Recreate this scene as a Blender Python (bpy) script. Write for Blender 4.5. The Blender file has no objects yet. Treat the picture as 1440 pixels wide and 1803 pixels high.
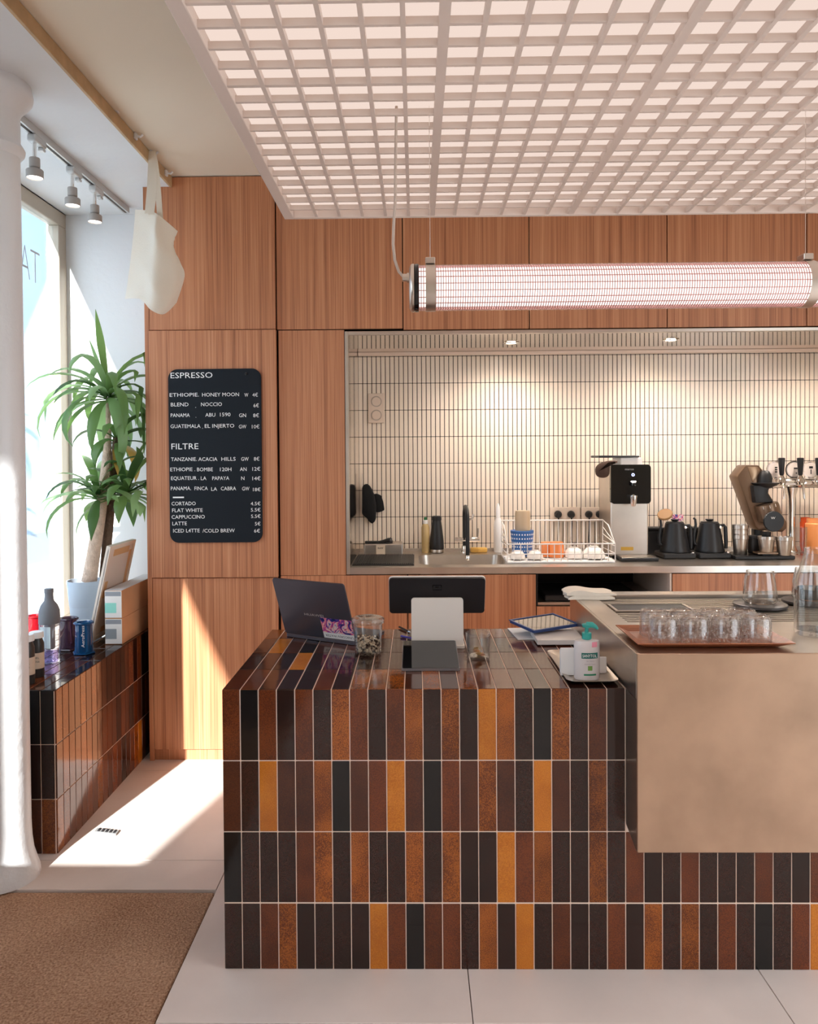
import bpy, bmesh, math, random
from mathutils import Vector, Matrix
R = math.radians
random.seed(7)
scene = bpy.context.scene
COL = scene.collection

# ------------------------------------------------------------------ camera
FPX, IW, IH = 1350.0, 1440.0, 1803.0
CAM = Vector((0, 0, 1.738))
YAW, PITCH, ROLL = 0.0135, 0.016, 0.007
VPX, VPY = 732.0, 805.0
fw = Vector((-math.sin(YAW) * math.cos(PITCH), math.cos(YAW) * math.cos(PITCH), -math.sin(PITCH)))
rt0 = Vector((math.cos(YAW), math.sin(YAW), 0))
up0 = rt0.cross(fw)
rt = (rt0 - ROLL * up0).normalized()
up = rt.cross(fw).normalized()
Y1 = Vector((0, 1, 0))
CX = VPX - FPX * Y1.dot(rt) / Y1.dot(fw)
CY = VPY + FPX * Y1.dot(up) / Y1.dot(fw)
cd = bpy.data.cameras.new('camera')
cam = bpy.data.objects.new('camera', cd)
COL.objects.link(cam)
M3 = Matrix((rt, up, -fw)).transposed()
cam.matrix_world = Matrix.Translation(CAM) @ M3.to_4x4()
cd.sensor_fit = 'AUTO'
cd.sensor_width = 36.0
cd.lens = FPX * 36.0 / IH
cd.shift_x = (IW / 2 - CX) / IH
cd.shift_y = -(IH / 2 - CY) / IH
cd.clip_start = 0.02
scene.camera = cam


def W(px, py, x=None, y=None, z=None):
    """point of the place seen at a pixel of the photograph, on a plane x, y or z = const"""
    d = fw + rt * ((px - CX) / FPX) - up * ((py - CY) / FPX)
    if y is not None:
        t = (y - CAM.y) / d.y
    elif z is not None:
        t = (z - CAM.z) / d.z
    else:
        t = (x - CAM.x) / d.x
    return CAM + d * t


# ------------------------------------------------------------------ light of the place
world = bpy.data.worlds.new('daylight')
scene.world = world
world.use_nodes = True
wn = world.node_tree
bg = wn.nodes['Background']
bg.inputs[0].default_value = (0.88, 0.94, 1.0, 1)
bg.inputs[1].default_value = 1.5
sun_dir = Vector((0.23, 1.0, -0.53)).normalized()
sd = bpy.data.lights.new('sun', 'SUN')
sd.energy = 16.0
sd.angle = R(0.8)
sd.color = (1.0, 0.94, 0.86)
sun = bpy.data.objects.new('sun', sd)
COL.objects.link(sun)
sun.location = (-6, -6, 7)
sun.rotation_euler = sun_dir.to_track_quat('-Z', 'Y').to_euler()
vs = scene.view_settings
vs.view_transform = 'Standard'
vs.look = 'None'
vs.exposure = 1.5
vs.gamma = 1.0
vs.use_curve_mapping = False

# ------------------------------------------------------------------ helpers


def lin(r, g, b):
    def f(c):
        c /= 255.0
        return c / 12.92 if c <= 0.04045 else ((c + 0.055) / 1.055) ** 2.4
    return (f(r), f(g), f(b), 1.0)


class MB:
    """collects shapes into one mesh"""

    def __init__(s):
        s.v, s.f, s.m = [], [], []
        s.mi = 0

    def add(s, vs_, fs, mi=None):
        o = len(s.v)
        s.v += [tuple(p) for p in vs_]
        for f in fs:
            s.f.append(tuple(i + o for i in f))
            s.m.append(s.mi if mi is None else mi)
        return s

    def box(s, x0, x1, y0, y1, z0, z1, mi=None):
        v = [(x, y, z) for z in (z0, z1) for y in (y0, y1) for x in (x0, x1)]
        return s.add(v, [(0, 2, 3, 1), (4, 5, 7, 6), (0, 1, 5, 4), (2, 6, 7, 3), (0, 4, 6, 2), (1, 3, 7, 5)], mi)

    def bbox(s, x0, x1, y0, y1, z0, z1, b=0.004, seg=1, mi=None):
        bm = bmesh.new()
        v = [bm.verts.new((x, y, z)) for z in (z0, z1) for y in (y0, y1) for x in (x0, x1)]
        for f in [(0, 2, 3, 1), (4, 5, 7, 6), (0, 1, 5, 4), (2, 6, 7, 3), (0, 4, 6, 2), (1, 3, 7, 5)]:
            bm.faces.new([v[i] for i in f])
        bmesh.ops.bevel(bm, geom=list(bm.edges), offset=b, segments=seg, profile=0.5, affect='EDGES')
        return s.addbm(bm, mi)

    def addbm(s, bm, mi=None):
        bm.verts.index_update()
        s.add([v.co.copy() for v in bm.verts], [[v.index for v in f.verts] for f in bm.faces], mi)
        bm.free()
        return s

    def obox(s, c, ax, ay, az, mi=None):
        """box with centre c and half axes"""
        c, ax, ay, az = Vector(c), Vector(ax), Vector(ay), Vector(az)
        v = [c + ax * i + ay * j + az * k for k in (-1, 1) for j in (-1, 1) for i in (-1, 1)]
        return s.add(v, [(0, 2, 3, 1), (4, 5, 7, 6), (0, 1, 5, 4), (2, 6, 7, 3), (0, 4, 6, 2), (1, 3, 7, 5)], mi)

    def lathe(s, prof, n=32, c=(0, 0, 0), cap0=True, cap1=True, mi=None, axis='Z', sy=1.0):
        """prof: list of (r, h)"""
        c = Vector(c)
        vs_, fs = [], []
        for r, h in prof:
            for i in range(n):
                a = 2 * math.pi * i / n
                if axis == 'Z':
                    p = Vector((r * math.cos(a), sy * r * math.sin(a), h))
                elif axis == 'X':
                    p = Vector((h, r * math.cos(a), r * math.sin(a)))
                else:
                    p = Vector((r * math.sin(a), h, r * math.cos(a)))
                vs_.append(c + p)
        k = len(prof)
        for j in range(k - 1):
            for i in range(n):
                a, b = j * n + i, j * n + (i + 1) % n
                fs.append((a, b, b + n, a + n))
        if cap0:
            fs.append(tuple(range(n))[::-1])
        if cap1:
            fs.append(tuple((k - 1) * n + i for i in range(n)))
        return s.add(vs_, fs, mi)

    def tube(s, pts, r, n=8, mi=None, closed=False):
        pts = [Vector(p) for p in pts]
        k = len(pts)
        vs_, fs = [], []
        prev = None
        for i in range(k):
            if closed:
                t = (pts[(i + 1) % k] - pts[i - 1])
            else:
                t = pts[min(i + 1, k - 1)] - pts[max(i - 1, 0)]
            t.normalize()
            if prev is None:
                u = t.orthogonal().normalized()
            else:
                u = (prev - t * prev.dot(t)).normalized()
            prev = u
            w = t.cross(u)
            rr = r[i] if isinstance(r, (list, tuple)) else r
            for j in range(n):
                a = 2 * math.pi * j / n
                vs_.append(pts[i] + u * (rr * math.cos(a)) + w * (rr * math.sin(a)))
        for i in range(k - (0 if closed else 1)):
            for j in range(n):
                a, b = i * n + j, i * n + (j + 1) % n
                c_, d_ = ((i + 1) % k) * n + (j + 1) % n, ((i + 1) % k) * n + j
                fs.append((a, b, c_, d_))
        if not closed:
            fs.append(tuple(range(n))[::-1])
            fs.append(tuple((k - 1) * n + j for j in range(n)))
        return s.add(vs_, fs, mi)

    def prism(s, poly, org, ux, uy, n, mi=None):
        """poly in (ux, uy) swept by vector n"""
        org, ux, uy, n = Vector(org), Vector(ux), Vector(uy), Vector(n)
        k = len(poly)
        a = [org + ux * p[0] + uy * p[1] for p in poly]
        b = [p + n for p in a]
        fs = [tuple(range(k))[::-1], tuple(range(k, 2 * k))]
        for i in range(k):
            j = (i + 1) % k
            fs.append((i, j, j + k, i + k))
        return s.add(a + b, fs, mi)

    def xform(s, M):
        s.v = [tuple(M @ Vector(p)) for p in s.v]
        return s

    def mesh(s, name, smooth=None):
        me = bpy.data.meshes.new(name)
        me.from_pydata(s.v, [], s.f)
        me.polygons.foreach_set('material_index', s.m)
        bm = bmesh.new()
        bm.from_mesh(me)
        bmesh.ops.recalc_face_normals(bm, faces=list(bm.faces))
        bm.to_mesh(me)
        bm.free()
        if smooth is not None:
            me.polygons.foreach_set('use_smooth', [True] * len(me.polygons))
            me.set_sharp_from_angle(angle=R(smooth))
        me.update()
        return me


def rrect(w, h, r, n=5, x0=0, y0=0):
    """rounded rectangle outline"""
    pts = []
    for cx, cy, a0 in ((w - r, r, -90), (w - r, h - r, 0), (r, h - r, 90), (r, r, 180)):
        for i in range(n + 1):
            a = R(a0 + 90.0 * i / n)
            pts.append((x0 + cx + r * math.cos(a), y0 + cy + r * math.sin(a)))
    return pts


ROOT = {}


def tag(o, label=None, cat=None, group=None, kind=None):
    if label:
        o['label'] = label
    if cat:
        o['category'] = cat
    if group:
        o['group'] = group
    if kind:
        o['kind'] = kind
    return o


def thing(name, loc, label=None, cat=None, group=None, kind=None, rz=0.0):
    o = bpy.data.objects.new(name, None)
    o.empty_display_size = 0.05
    COL.objects.link(o)
    o.location = loc
    o.rotation_euler = (0, 0, rz)
    ROOT[o.name] = Vector(loc)
    return tag(o, label, cat, group, kind)


def link(name, me, mats, parent=None, objslot=False):
    o = bpy.data.objects.new(name, me)
    COL.objects.link(o)
    if parent is not None:
        o.parent = parent
        ROOT[o.name] = ROOT.get(parent.name, Vector((0, 0, 0)))
    if not isinstance(mats, (list, tuple)):
        mats = [mats]
    if objslot:
        if len(me.materials) == 0:
            me.materials.append(mats[0])
        o.material_slots[0].link = 'OBJECT'
        o.material_slots[0].material = mats[0]
    elif len(me.materials) == 0:
        for m in mats:
            me.materials.append(m)
    return o


def part(name, mb, mat, parent=None, smooth=None, world=False, label=None, kind=None):
    """one mesh object; world=True: the shape is given in world coordinates"""
    if world and parent is not None:
        off = ROOT.get(parent.name, Vector((0, 0, 0)))
        mb.v = [tuple(Vector(p) - off) for p in mb.v]
    o = link(name, mb.mesh(name, smooth), mat, parent)
    return tag(o, label=label, kind=kind)


def solo(name, mb, mat, label, cat, group=None, smooth=None, kind=None, loc=None):
    """a thing that is one mesh, given in world coordinates; origin at loc"""
    if loc is not None:
        mb.v = [tuple(Vector(p) - Vector(loc)) for p in mb.v]
    o = link(name, mb.mesh(name, smooth), mat)
    if loc is not None:
        o.location = loc
    return tag(o, label, cat, group, kind)


def dup(root, loc, label=None, rz=None):
    r = root.copy()
    COL.objects.link(r)
    r.location = loc
    if rz is not None:
        r.rotation_euler = (0, 0, rz)
    if label:
        r['label'] = label

    def rec(a, b):
        for ch in [c for c in ALLCH(a)]:
            c = ch.copy()
            COL.objects.link(c)
            c.parent = b
            rec(ch, c)
    rec(root, r)
    ROOT[r.name] = Vector(loc)
    return r


def ALLCH(o):
    return list(o.children)


def text(name, s, M, w=None, h=None, mat=None, parent=None, align='L', thin=0.0):
    """flat lettering; M maps (x right, y up, z out) of the text to the world. h = cap height"""
    cu = bpy.data.curves.new('t', 'FONT')
    cu.body = s
    cu.resolution_u = 2
    cu.offset = -thin
    ob = bpy.data.objects.new('t', cu)
    me = bpy.data.meshes.new_from_object(ob)
    bpy.data.objects.remove(ob)
    bpy.data.curves.remove(cu)
    xs = [v.co.x for v in me.vertices]
    if not xs:
        return None
    x0, x1 = min(xs), max(xs)
    k = h / 0.69 if h else w / (x1 - x0)
    kx = w / (x1 - x0) if w else k
    off = Vector((0, 0, 0))
    if parent is not None:
        off = ROOT.get(parent.name, off)
    for v in me.vertices:
        p = Vector(((v.co.x - x0) * kx - (0.5 * (x1 - x0) * kx if align == 'C' else 0), (v.co.y - 0.345) * k, 0))
        v.co = (M @ p) - off
    me.name = name
    me.materials.clear()
    return link(name, me, mat, parent)


def frontM(p, dy=0.0):
    """text frame standing upright, facing the camera side (-y)"""
    return Matrix(((1, 0, 0, p[0]), (0, 0, -1, p[1] - dy), (0, 1, 0, p[2]), (0, 0, 0, 1)))


# ------------------------------------------------------------------ materials
MATS = {}


def newmat(name):
    m = bpy.data.materials.new(name)
    m.use_nodes = True
    MATS[name] = m
    return m, m.node_tree.nodes, m.node_tree.links, m.node_tree.nodes['Principled BSDF']


def plain(name, col, rough=0.5, metal=0.0, spec=0.5, bump=0.0, bscale=40.0, var=0.0, vscale=6.0, coat=0.0, emit=None, es=0.0, trans=0.0, sheen=0.0):
    m, N, L, P = newmat(name)
    P.inputs['Base Color'].default_value = col
    P.inputs['Roughness'].default_value = rough
    P.inputs['Metallic'].default_value = metal
    P.inputs['Specular IOR Level'].default_value = spec
    P.inputs['Coat Weight'].default_value = coat
    P.inputs['Coat Roughness'].default_value = 0.08
    if trans:
        P.inputs['Transmission Weight'].default_value = trans
    if emit is not None:
        P.inputs['Emission Color'].default_value = emit
        P.inputs['Emission Strength'].default_value = es
    if var or bump:
        tc = N.new('ShaderNodeTexCoord')
        if var:
            nz = N.new('ShaderNodeTexNoise')
            nz.inputs['Scale'].default_value = vscale
            nz.inputs['Detail'].default_value = 5
            L.new(tc.outputs['Object'], nz.inputs['Vector'])
            mr = N.new('ShaderNodeMapRange')
            mr.inputs[1].default_value = 0.3
            mr.inputs[2].default_value = 0.7
            mr.inputs[3].default_value = 1 - var
            mr.inputs[4].default_value = 1 + var
            L.new(nz.outputs['Fac'], mr.inputs[0])
            mx = N.new('ShaderNodeVectorMath')
            mx.operation = 'SCALE'
            mx.inputs[0].default_value = col[:3]
            L.new(mr.outputs[0], mx.inputs['Scale'])
            L.new(mx.outputs[0], P.inputs['Base Color'])
        if bump:
            nb = N.new('ShaderNodeTexNoise')
            nb.inputs['Scale'].default_value = bscale
            nb.inputs['Detail'].default_value = 6
            L.new(tc.outputs['Object'], nb.inputs['Vector'])
            bp = N.new('ShaderNodeBump')
            bp.inputs['Strength'].default_value = bump
            bp.inputs['Distance'].default_value = 0.01
            L.new(nb.outputs['Fac'], bp.inputs['Height'])
            L.new(bp.outputs[0], P.inputs['Normal'])
    return m


def woodmat(name, c0, c1, c2, scale=(26, 26, 0.22), rough=0.42, off=True):
    """straight grained veneer"""
    m, N, L, P = newmat(name)
    tc = N.new('ShaderNodeTexCoord')
    oi = N.new('ShaderNodeObjectInfo')
    ad = N.new('ShaderNodeVectorMath')
    ad.operation = 'MULTIPLY_ADD'
    cb = N.new('ShaderNodeCombineXYZ')
    L.new(oi.outputs['Random'], cb.inputs[0])
    L.new(oi.outputs['Random'], cb.inputs[2])
    L.new(cb.outputs[0], ad.inputs[0])
    ad.inputs[1].default_value = (7.3, 0, 5.1)
    L.new(tc.outputs['Object'], ad.inputs[2])
    mp = N.new('ShaderNodeMapping')
    mp.inputs['Scale'].default_value = scale
    L.new(ad.outputs[0], mp.inputs['Vector'])
    n1 = N.new('ShaderNodeTexNoise')
    n1.inputs['Scale'].default_value = 1.0
    n1.inputs['Detail'].default_value = 9
    n1.inputs['Roughness'].default_value = 0.72
    n1.inputs['Distortion'].default_value = 0.05
    L.new(mp.outputs[0], n1.inputs['Vector'])
    mp2 = N.new('ShaderNodeMapping')
    mp2.inputs['Scale'].default_value = tuple(s * 6 for s in scale)
    L.new(ad.outputs[0], mp2.inputs['Vector'])
    n2 = N.new('ShaderNodeTexNoise')
    n2.inputs['Detail'].default_value = 3
    n2.inputs['Scale'].default_value = 1.0
    L.new(mp2.outputs[0], n2.inputs['Vector'])
    mx = N.new('ShaderNodeMix')
    mx.data_type = 'FLOAT'
    mx.inputs[0].default_value = 0.38
    L.new(n1.outputs['Fac'], mx.inputs[2])
    L.new(n2.outputs['Fac'], mx.inputs[3])
    cr = N.new('ShaderNodeValToRGB')
    e = cr.color_ramp.elements
    e[0].position, e[0].color = 0.36, c0
    e[1].position, e[1].color = 0.66, c2
    el = cr.color_ramp.elements.new(0.5)
    el.color = c1
    L.new(mx.outputs[0], cr.inputs[0])
    L.new(cr.outputs[0], P.inputs['Base Color'])
    P.inputs['Roughness'].default_value = rough
    bp = N.new('ShaderNodeBump')
    bp.inputs['Strength'].default_value = 0.08
    bp.inputs['Distance'].default_value = 0.003
    L.new(mx.outputs[0], bp.inputs['Height'])
    L.new(bp.outputs[0], P.inputs['Normal'])
    return m


def tilemat(name, base, speck, amt, rough=0.10, var=0.22):
    """glazed tile: cloudy glaze with fine speckle"""
    m, N, L, P = newmat(name)
    tc = N.new('ShaderNodeTexCoord')
    oi = N.new('ShaderNodeObjectInfo')
    ad = N.new('ShaderNodeVectorMath')
    ad.operation = 'ADD'
    sc = N.new('ShaderNodeVectorMath')
    sc.operation = 'SCALE'
    sc.inputs[0].default_value = (3.1, 5.7, 9.3)
    L.new(oi.outputs['Random'], sc.inputs['Scale'])
    L.new(tc.outputs['Object'], ad.inputs[0])
    L.new(sc.outputs[0], ad.inputs[1])
    n1 = N.new('ShaderNodeTexNoise')
    n1.inputs['Scale'].default_value = 9
    n1.inputs['Detail'].default_value = 3
    L.new(ad.outputs[0], n1.inputs['Vector'])
    n2 = N.new('ShaderNodeTexNoise')
    n2.inputs['Scale'].default_value = 330
    n2.inputs['Detail'].default_value = 2
    L.new(ad.outputs[0], n2.inputs['Vector'])
    mu = N.new('ShaderNodeMath')
    mu.operation = 'MULTIPLY_ADD'
    mu.inputs[1].default_value = 1.7
    L.new(n2.outputs['Fac'], mu.inputs[0])
    L.new(n1.outputs['Fac'], mu.inputs[2])
    mr = N.new('ShaderNodeMapRange')
    mr.inputs[1].default_value = 1.12
    mr.inputs[2].default_value = 1.62
    mr.inputs[3].default_value = 0
    mr.inputs[4].default_value = amt
    L.new(mu.outputs[0], mr.inputs[0])
    mx = N.new('ShaderNodeMix')
    mx.data_type = 'RGBA'
    mx.inputs[6].default_value = base
    mx.inputs[7].default_value = speck
    L.new(mr.outputs[0], mx.inputs[0])
    br = N.new('ShaderNodeMapRange')
    br.inputs[3].default_value = 1 - var
    br.inputs[4].default_value = 1 + var
    L.new(oi.outputs['Random'], br.inputs[0])
    hs = N.new('ShaderNodeHueSaturation')
    L.new(br.outputs[0], hs.inputs['Value'])
    L.new(mx.outputs[2], hs.inputs['Color'])
    L.new(hs.outputs[0], P.inputs['Base Color'])
    P.inputs['Roughness'].default_value = rough
    P.inputs['IOR'].default_value = 1.5
    n3 = N.new('ShaderNodeTexNoise')
    n3.inputs['Scale'].default_value = 14
    L.new(ad.outputs[0], n3.inputs['Vector'])
    bp = N.new('ShaderNodeBump')
    bp.inputs['Strength'].default_value = 0.06
    bp.inputs['Distance'].default_value = 0.01
    L.new(n3.outputs['Fac'], bp.inputs['Height'])
    L.new(bp.outputs[0], P.inputs['Normal'])
    return m


def glassmat(name, tint=(1, 1, 1, 1), refl=0.6, ior=1.45, pwr=4.0, rough=0.0, frost=0.0, frostcol=(1, 1, 1, 1)):
    """thin clear glass: see-through plus mirror by viewing angle"""
    m, N, L, P = newmat(name)
    out = N['Material Output']
    N.remove(P)
    tr = N.new('ShaderNodeBsdfTransparent')
    tr.inputs[0].default_value = tint
    gl = N.new('ShaderNodeBsdfGlossy')
    gl.inputs['Roughness'].default_value = rough
    fr = N.new('ShaderNodeLayerWeight')
    fr.inputs[0].default_value = 0.5
    pw = N.new('ShaderNodeMath')
    pw.operation = 'POWER'
    pw.inputs[1].default_value = pwr
    L.new(fr.outputs['Facing'], pw.inputs[0])
    mu = N.new('ShaderNodeMath')
    mu.operation = 'MULTIPLY_ADD'
    mu.inputs[1].default_value = refl * 0.9
    mu.inputs[2].default_value = 0.045 * refl
    mu.use_clamp = True
    L.new(pw.outputs[0], mu.inputs[0])
    mx = N.new('ShaderNodeMixShader')
    L.new(mu.outputs[0], mx.inputs[0])
    L.new(tr.outputs[0], mx.inputs[1])
    L.new(gl.outputs[0], mx.inputs[2])
    last = mx
    if frost:
        tc = N.new('ShaderNodeTexCoord')
        nz = N.new('ShaderNodeTexNoise')
        nz.inputs['Scale'].default_value = 110
        nz.inputs['Detail'].default_value = 3
        L.new(tc.outputs['Object'], nz.inputs['Vector'])
        mr = N.new('ShaderNodeMapRange')
        mr.inputs[1].default_value = 0.45
        mr.inputs[2].default_value = 0.7
        mr.inputs[3].default_value = 0.0
        mr.inputs[4].default_value = frost
        L.new(nz.outputs['Fac'], mr.inputs[0])
        df = N.new('ShaderNodeBsdfDiffuse')
        df.inputs[0].default_value = frostcol
        m2 = N.new('ShaderNodeMixShader')
        L.new(mr.outputs[0], m2.inputs[0])
        L.new(mx.outputs[0], m2.inputs[1])
        L.new(df.outputs[0], m2.inputs[2])
        last = m2
    L.new(last.outputs[0], out.inputs[0])
    return m


def emitmat(name, col, s):
    m, N, L, P = newmat(name)
    out = N['Material Output']
    N.remove(P)
    e = N.new('ShaderNodeEmission')
    e.inputs[0].default_value = col
    e.inputs[1].default_value = s
    L.new(e.outputs[0], out.inputs[0])
    return m


WOOD = woodmat('walnut_veneer', lin(144, 88, 58), lin(190, 126, 88), lin(214, 156, 116))
WOODH = woodmat('walnut_tray', lin(120, 62, 38), lin(160, 92, 58), lin(190, 118, 80), scale=(2.5, 40, 40), rough=0.35)
PLASTER = plain('white_plaster', lin(226, 228, 230), 0.75, bump=0.25, bscale=18)
PAINTW = plain('white_gloss_paint', lin(228, 228, 230), 0.35, bump=0.3, bscale=26)
CREAM = plain('cream_ceiling_paint', lin(236, 224, 204), 0.8, bump=0.08, bscale=9)
OCHRE = plain('ochre_timber', lin(198, 166, 126), 0.6, var=0.12, vscale=14)
GRID = plain('white_grid_paint', lin(212, 196, 186), 0.55)
GROUTL = plain('pale_grout', lin(238, 214, 196), 0.85)
GROUTD = plain('dark_grout', lin(42, 34, 30), 0.85)
STEEL = plain('brushed_steel', (0.62, 0.56, 0.50, 1), 0.30, metal=1.0, var=0.10, vscale=5)
STEELM = plain('polished_steel', (0.70, 0.64, 0.58, 1), 0.07, metal=1.0)
STEELD = plain('darker_steel', (0.50, 0.44, 0.38, 1), 0.32, metal=1.0)  # darker steel tone for slats, shelves and small fittings
CHROME = plain('chrome', (0.85, 0.83, 0.80, 1), 0.05, metal=1.0)
BLACK = plain('matt_black', lin(22, 22, 24), 0.45)
BLACKG = plain('gloss_black', lin(8, 9, 12), 0.06)
CHAR = plain('charcoal', lin(46, 46, 50), 0.5)
WHITE = plain('white_plastic', lin(238, 236, 234), 0.4)
PAPER = plain('white_paper', lin(240, 238, 236), 0.8)
CANVAS = plain('natural_canvas', lin(236, 226, 210), 0.9, bump=0.15, bscale=220)
LETTER = plain('white_lettering', lin(246, 246, 244), 0.6)
GLASS = glassmat('clear_glass', (0.97, 0.97, 0.97, 1), 1.0)
PANE = glassmat('window_glass', (0.93, 0.97, 1.0, 1), 1.0, ior=1.5)
TILEC = plain('cream_glazed_tile', lin(236, 222, 204), 0.2, var=0.05, vscale=3)
TM = {
    'K': tilemat('black_glaze', lin(12, 11, 12), lin(24, 20, 18), 0.5, var=0.15),
    'D': tilemat('dark_brown_glaze', lin(33, 17, 13), lin(56, 28, 19), 0.8),
    'M': tilemat('brown_glaze', lin(62, 31, 20), lin(88, 44, 25), 0.9),
    'R': tilemat('red_brown_glaze', lin(80, 37, 19), lin(116, 56, 24), 0.9),
    'S': tilemat('speckled_amber_glaze', lin(92, 43, 16), lin(162, 88, 30), 1.0),
    'O': tilemat('ochre_glaze', lin(176, 98, 24), lin(204, 124, 36), 0.9, var=0.1),
}

# ------------------------------------------------------------------ measures of the place (metres)
DC, DB = 2.575, 3.48        # counter front and back
DW, DR, DN = 4.386, 5.15, 4.85   # wood front, tiled back wall, window niche end
ZC = 3.345                  # ceiling
ZS = 3.285                  # lowered soffit over the window
XI, XO = -2.20, -2.33       # window wall inside and outside
XR = 3.4
YF = -3.0
XSOF = -1.39


def FX(px, py=800, y=DW):
    return W(px, py, y=y).x


def FZ(py, px=720, y=DW):
    return W(px, py, y=y).z


# floor: large stone-look tiles with thin joints, a pit for the mat
FLOORT = plain('stone_tile', lin(230, 216, 208), 0.42, var=0.07, vscale=3.0, bump=0.03, bscale=12)
JOINT = plain('dark_joint', lin(96, 80, 72), 0.9)
floor = part('floor', MB().box(XO, XR, YF, 5.3, -0.12, -0.03), JOINT)
tag(floor, kind='structure')
XJ = [-2.776 + 0.98 * i for i in range(8)]
YJ = [3.28 + 0.955 * i for i in range(-8, 4)]
MX, MY = -0.816, 3.055
for i in range(len(XJ) - 1):
    for j in range(len(YJ) - 1):
        x0, x1 = max(XJ[i], XO) + 0.0015, min(XJ[i + 1], XR) - 0.0015
        y0, y1 = max(YJ[j], YF) + 0.0015, min(YJ[j + 1], 5.3) - 0.0015
        if x1 - x0 < 0.02 or y1 - y0 < 0.02:
            continue
        if x1 <= MX + 0.01:
            if y1 <= MY:
                continue
            y0 = max(y0, MY)
        part('tile', MB().bbox(x0, x1, y0, y1, -0.03, 0, 0.0012), FLOORT, floor)

# entrance mat in its pit
MATM, N_, L_, P_ = newmat('brown_coir')
tc = N_.new('ShaderNodeTexCoord')
a = N_.new('ShaderNodeTexNoise'); a.inputs['Scale'].default_value = 130; a.inputs['Detail'].default_value = 6
b = N_.new('ShaderNodeTexNoise'); b.inputs['Scale'].default_value = 2.2; b.inputs['Detail'].default_value = 4
L_.new(tc.outputs['Object'], a.inputs['Vector']); L_.new(tc.outputs['Object'], b.inputs['Vector'])
mm = N_.new('ShaderNodeMath'); mm.operation = 'MULTIPLY_ADD'; mm.inputs[1].default_value = 0.35
L_.new(b.outputs['Fac'], mm.inputs[0]); L_.new(a.outputs['Fac'], mm.inputs[2])
cr = N_.new('ShaderNodeValToRGB')
cr.color_ramp.elements[0].position = 0.45; cr.color_ramp.elements[0].color = lin(150, 108, 82)
cr.color_ramp.elements[1].position = 0.9; cr.color_ramp.elements[1].color = lin(226, 184, 152)
L_.new(mm.outputs[0], cr.inputs[0]); L_.new(cr.outputs[0], P_.inputs['Base Color'])
P_.inputs['Roughness'].default_value = 0.95
P_.inputs['Specular IOR Level'].default_value = 0.1
bp = N_.new('ShaderNodeBump'); bp.inputs['Strength'].default_value = 1.0; bp.inputs['Distance'].default_value = 0.012
L_.new(a.outputs['Fac'], bp.inputs['Height']); L_.new(bp.outputs[0], P_.inputs['Normal'])
solo('entrance_mat', MB().bbox(XO + 0.05, MX - 0.006, 0.2, MY - 0.01, -0.03, -0.006, 0.004), MATM,
     'brown coir entrance mat sunk into the stone floor', 'mat', loc=(-1.5, 1.6, -0.03))

# ceiling, soffit, batten
ceil = part('ceiling', MB().box(XSOF, XR, YF, 5.3, ZC, ZC + 0.1), CREAM)
tag(ceil, kind='structure')
part('soffit', MB().box(XO, -1.546, YF, DN + 0.2, ZS, ZC + 0.1).box(-1.546, XSOF, YF, DW - 0.021, ZS, ZC + 0.1), PLASTER, ceil, label='white plaster soffit over the window')
trim = part('trim_1', MB().bbox(XSOF + 0.001, XSOF + 0.016, YF, DW - 0.022, ZS - 0.004, ZC - 0.002, 0.002), OCHRE)
tag(trim, kind='structure')
for px, py in ((205, 192), (237, 240), (265, 270), (291, 305)):
    p = W(px, py, x=XSOF + 0.017)
    m = MB().bbox(-0.001, 0.012, -0.014, 0.014, -0.016, 0.016, 0.003)
    m.tube([(0.008, 0, 0), (0.03, 0, -0.002), (0.04, 0, 0.008)], 0.006, 8)
    solo('wall_hook', m.xform(Matrix.Translation(p)), PAINTW, {205: 'small white hook farthest from the wood wall on the ochre batten', 237: 'small white hook on the ochre batten, second along',
         265: 'small white hook on the ochre batten carrying the tote bag', 291: 'small white hook on the ochre batten nearest the wood wall'}[px], 'hook', group='hooks on the ochre batten', loc=p)

# window wall on the left: low wall, head, piers
wl = MB()
wl.box(XO, XI, YF, 5.3, 0, 0.70)
wl.box(XO, XI, YF, 5.3, ZS, ZC + 0.3)
wl.box(XO, XI, YF, -1.70, 0.70, ZS)
wl.box(XO, XI, 0.74, 2.96, 0.70, ZS)
wl.box(XO, XI, DN, 5.3, 0.70, ZS)
wall_left = part('wall_left', wl, PLASTER)
tag(wall_left, kind='structure')
wn_ = part('wall_niche', MB().box(XI, -1.516, DN, 5.3, 0, ZS), PLASTER)
tag(wn_, kind='structure')
wr_ = MB().box(XR, XR + 0.15, 2.3, 5.3, 0, ZC)
wr_.box(XR, XR + 0.15, YF, 2.3, 0, 0.25)
wr_.box(XR, XR + 0.15, YF, 2.3, 2.9, ZC)
wr_.box(XR, XR + 0.15, YF, -0.6, 0.25, 2.9)  # leaves an opening in this unseen wall, added to let in sky light
wall_right = part('wall_right', wr_, CREAM)
tag(wall_right, kind='structure')
wf = MB()
wf.box(XO, XR, YF - 0.15, YF, 0, ZC)
wall_front = part('wall_front', wf, CREAM)
tag(wall_front, kind='structure')
FRAMEM = plain('greige_window_frame', lin(188, 178, 162), 0.5)


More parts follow.
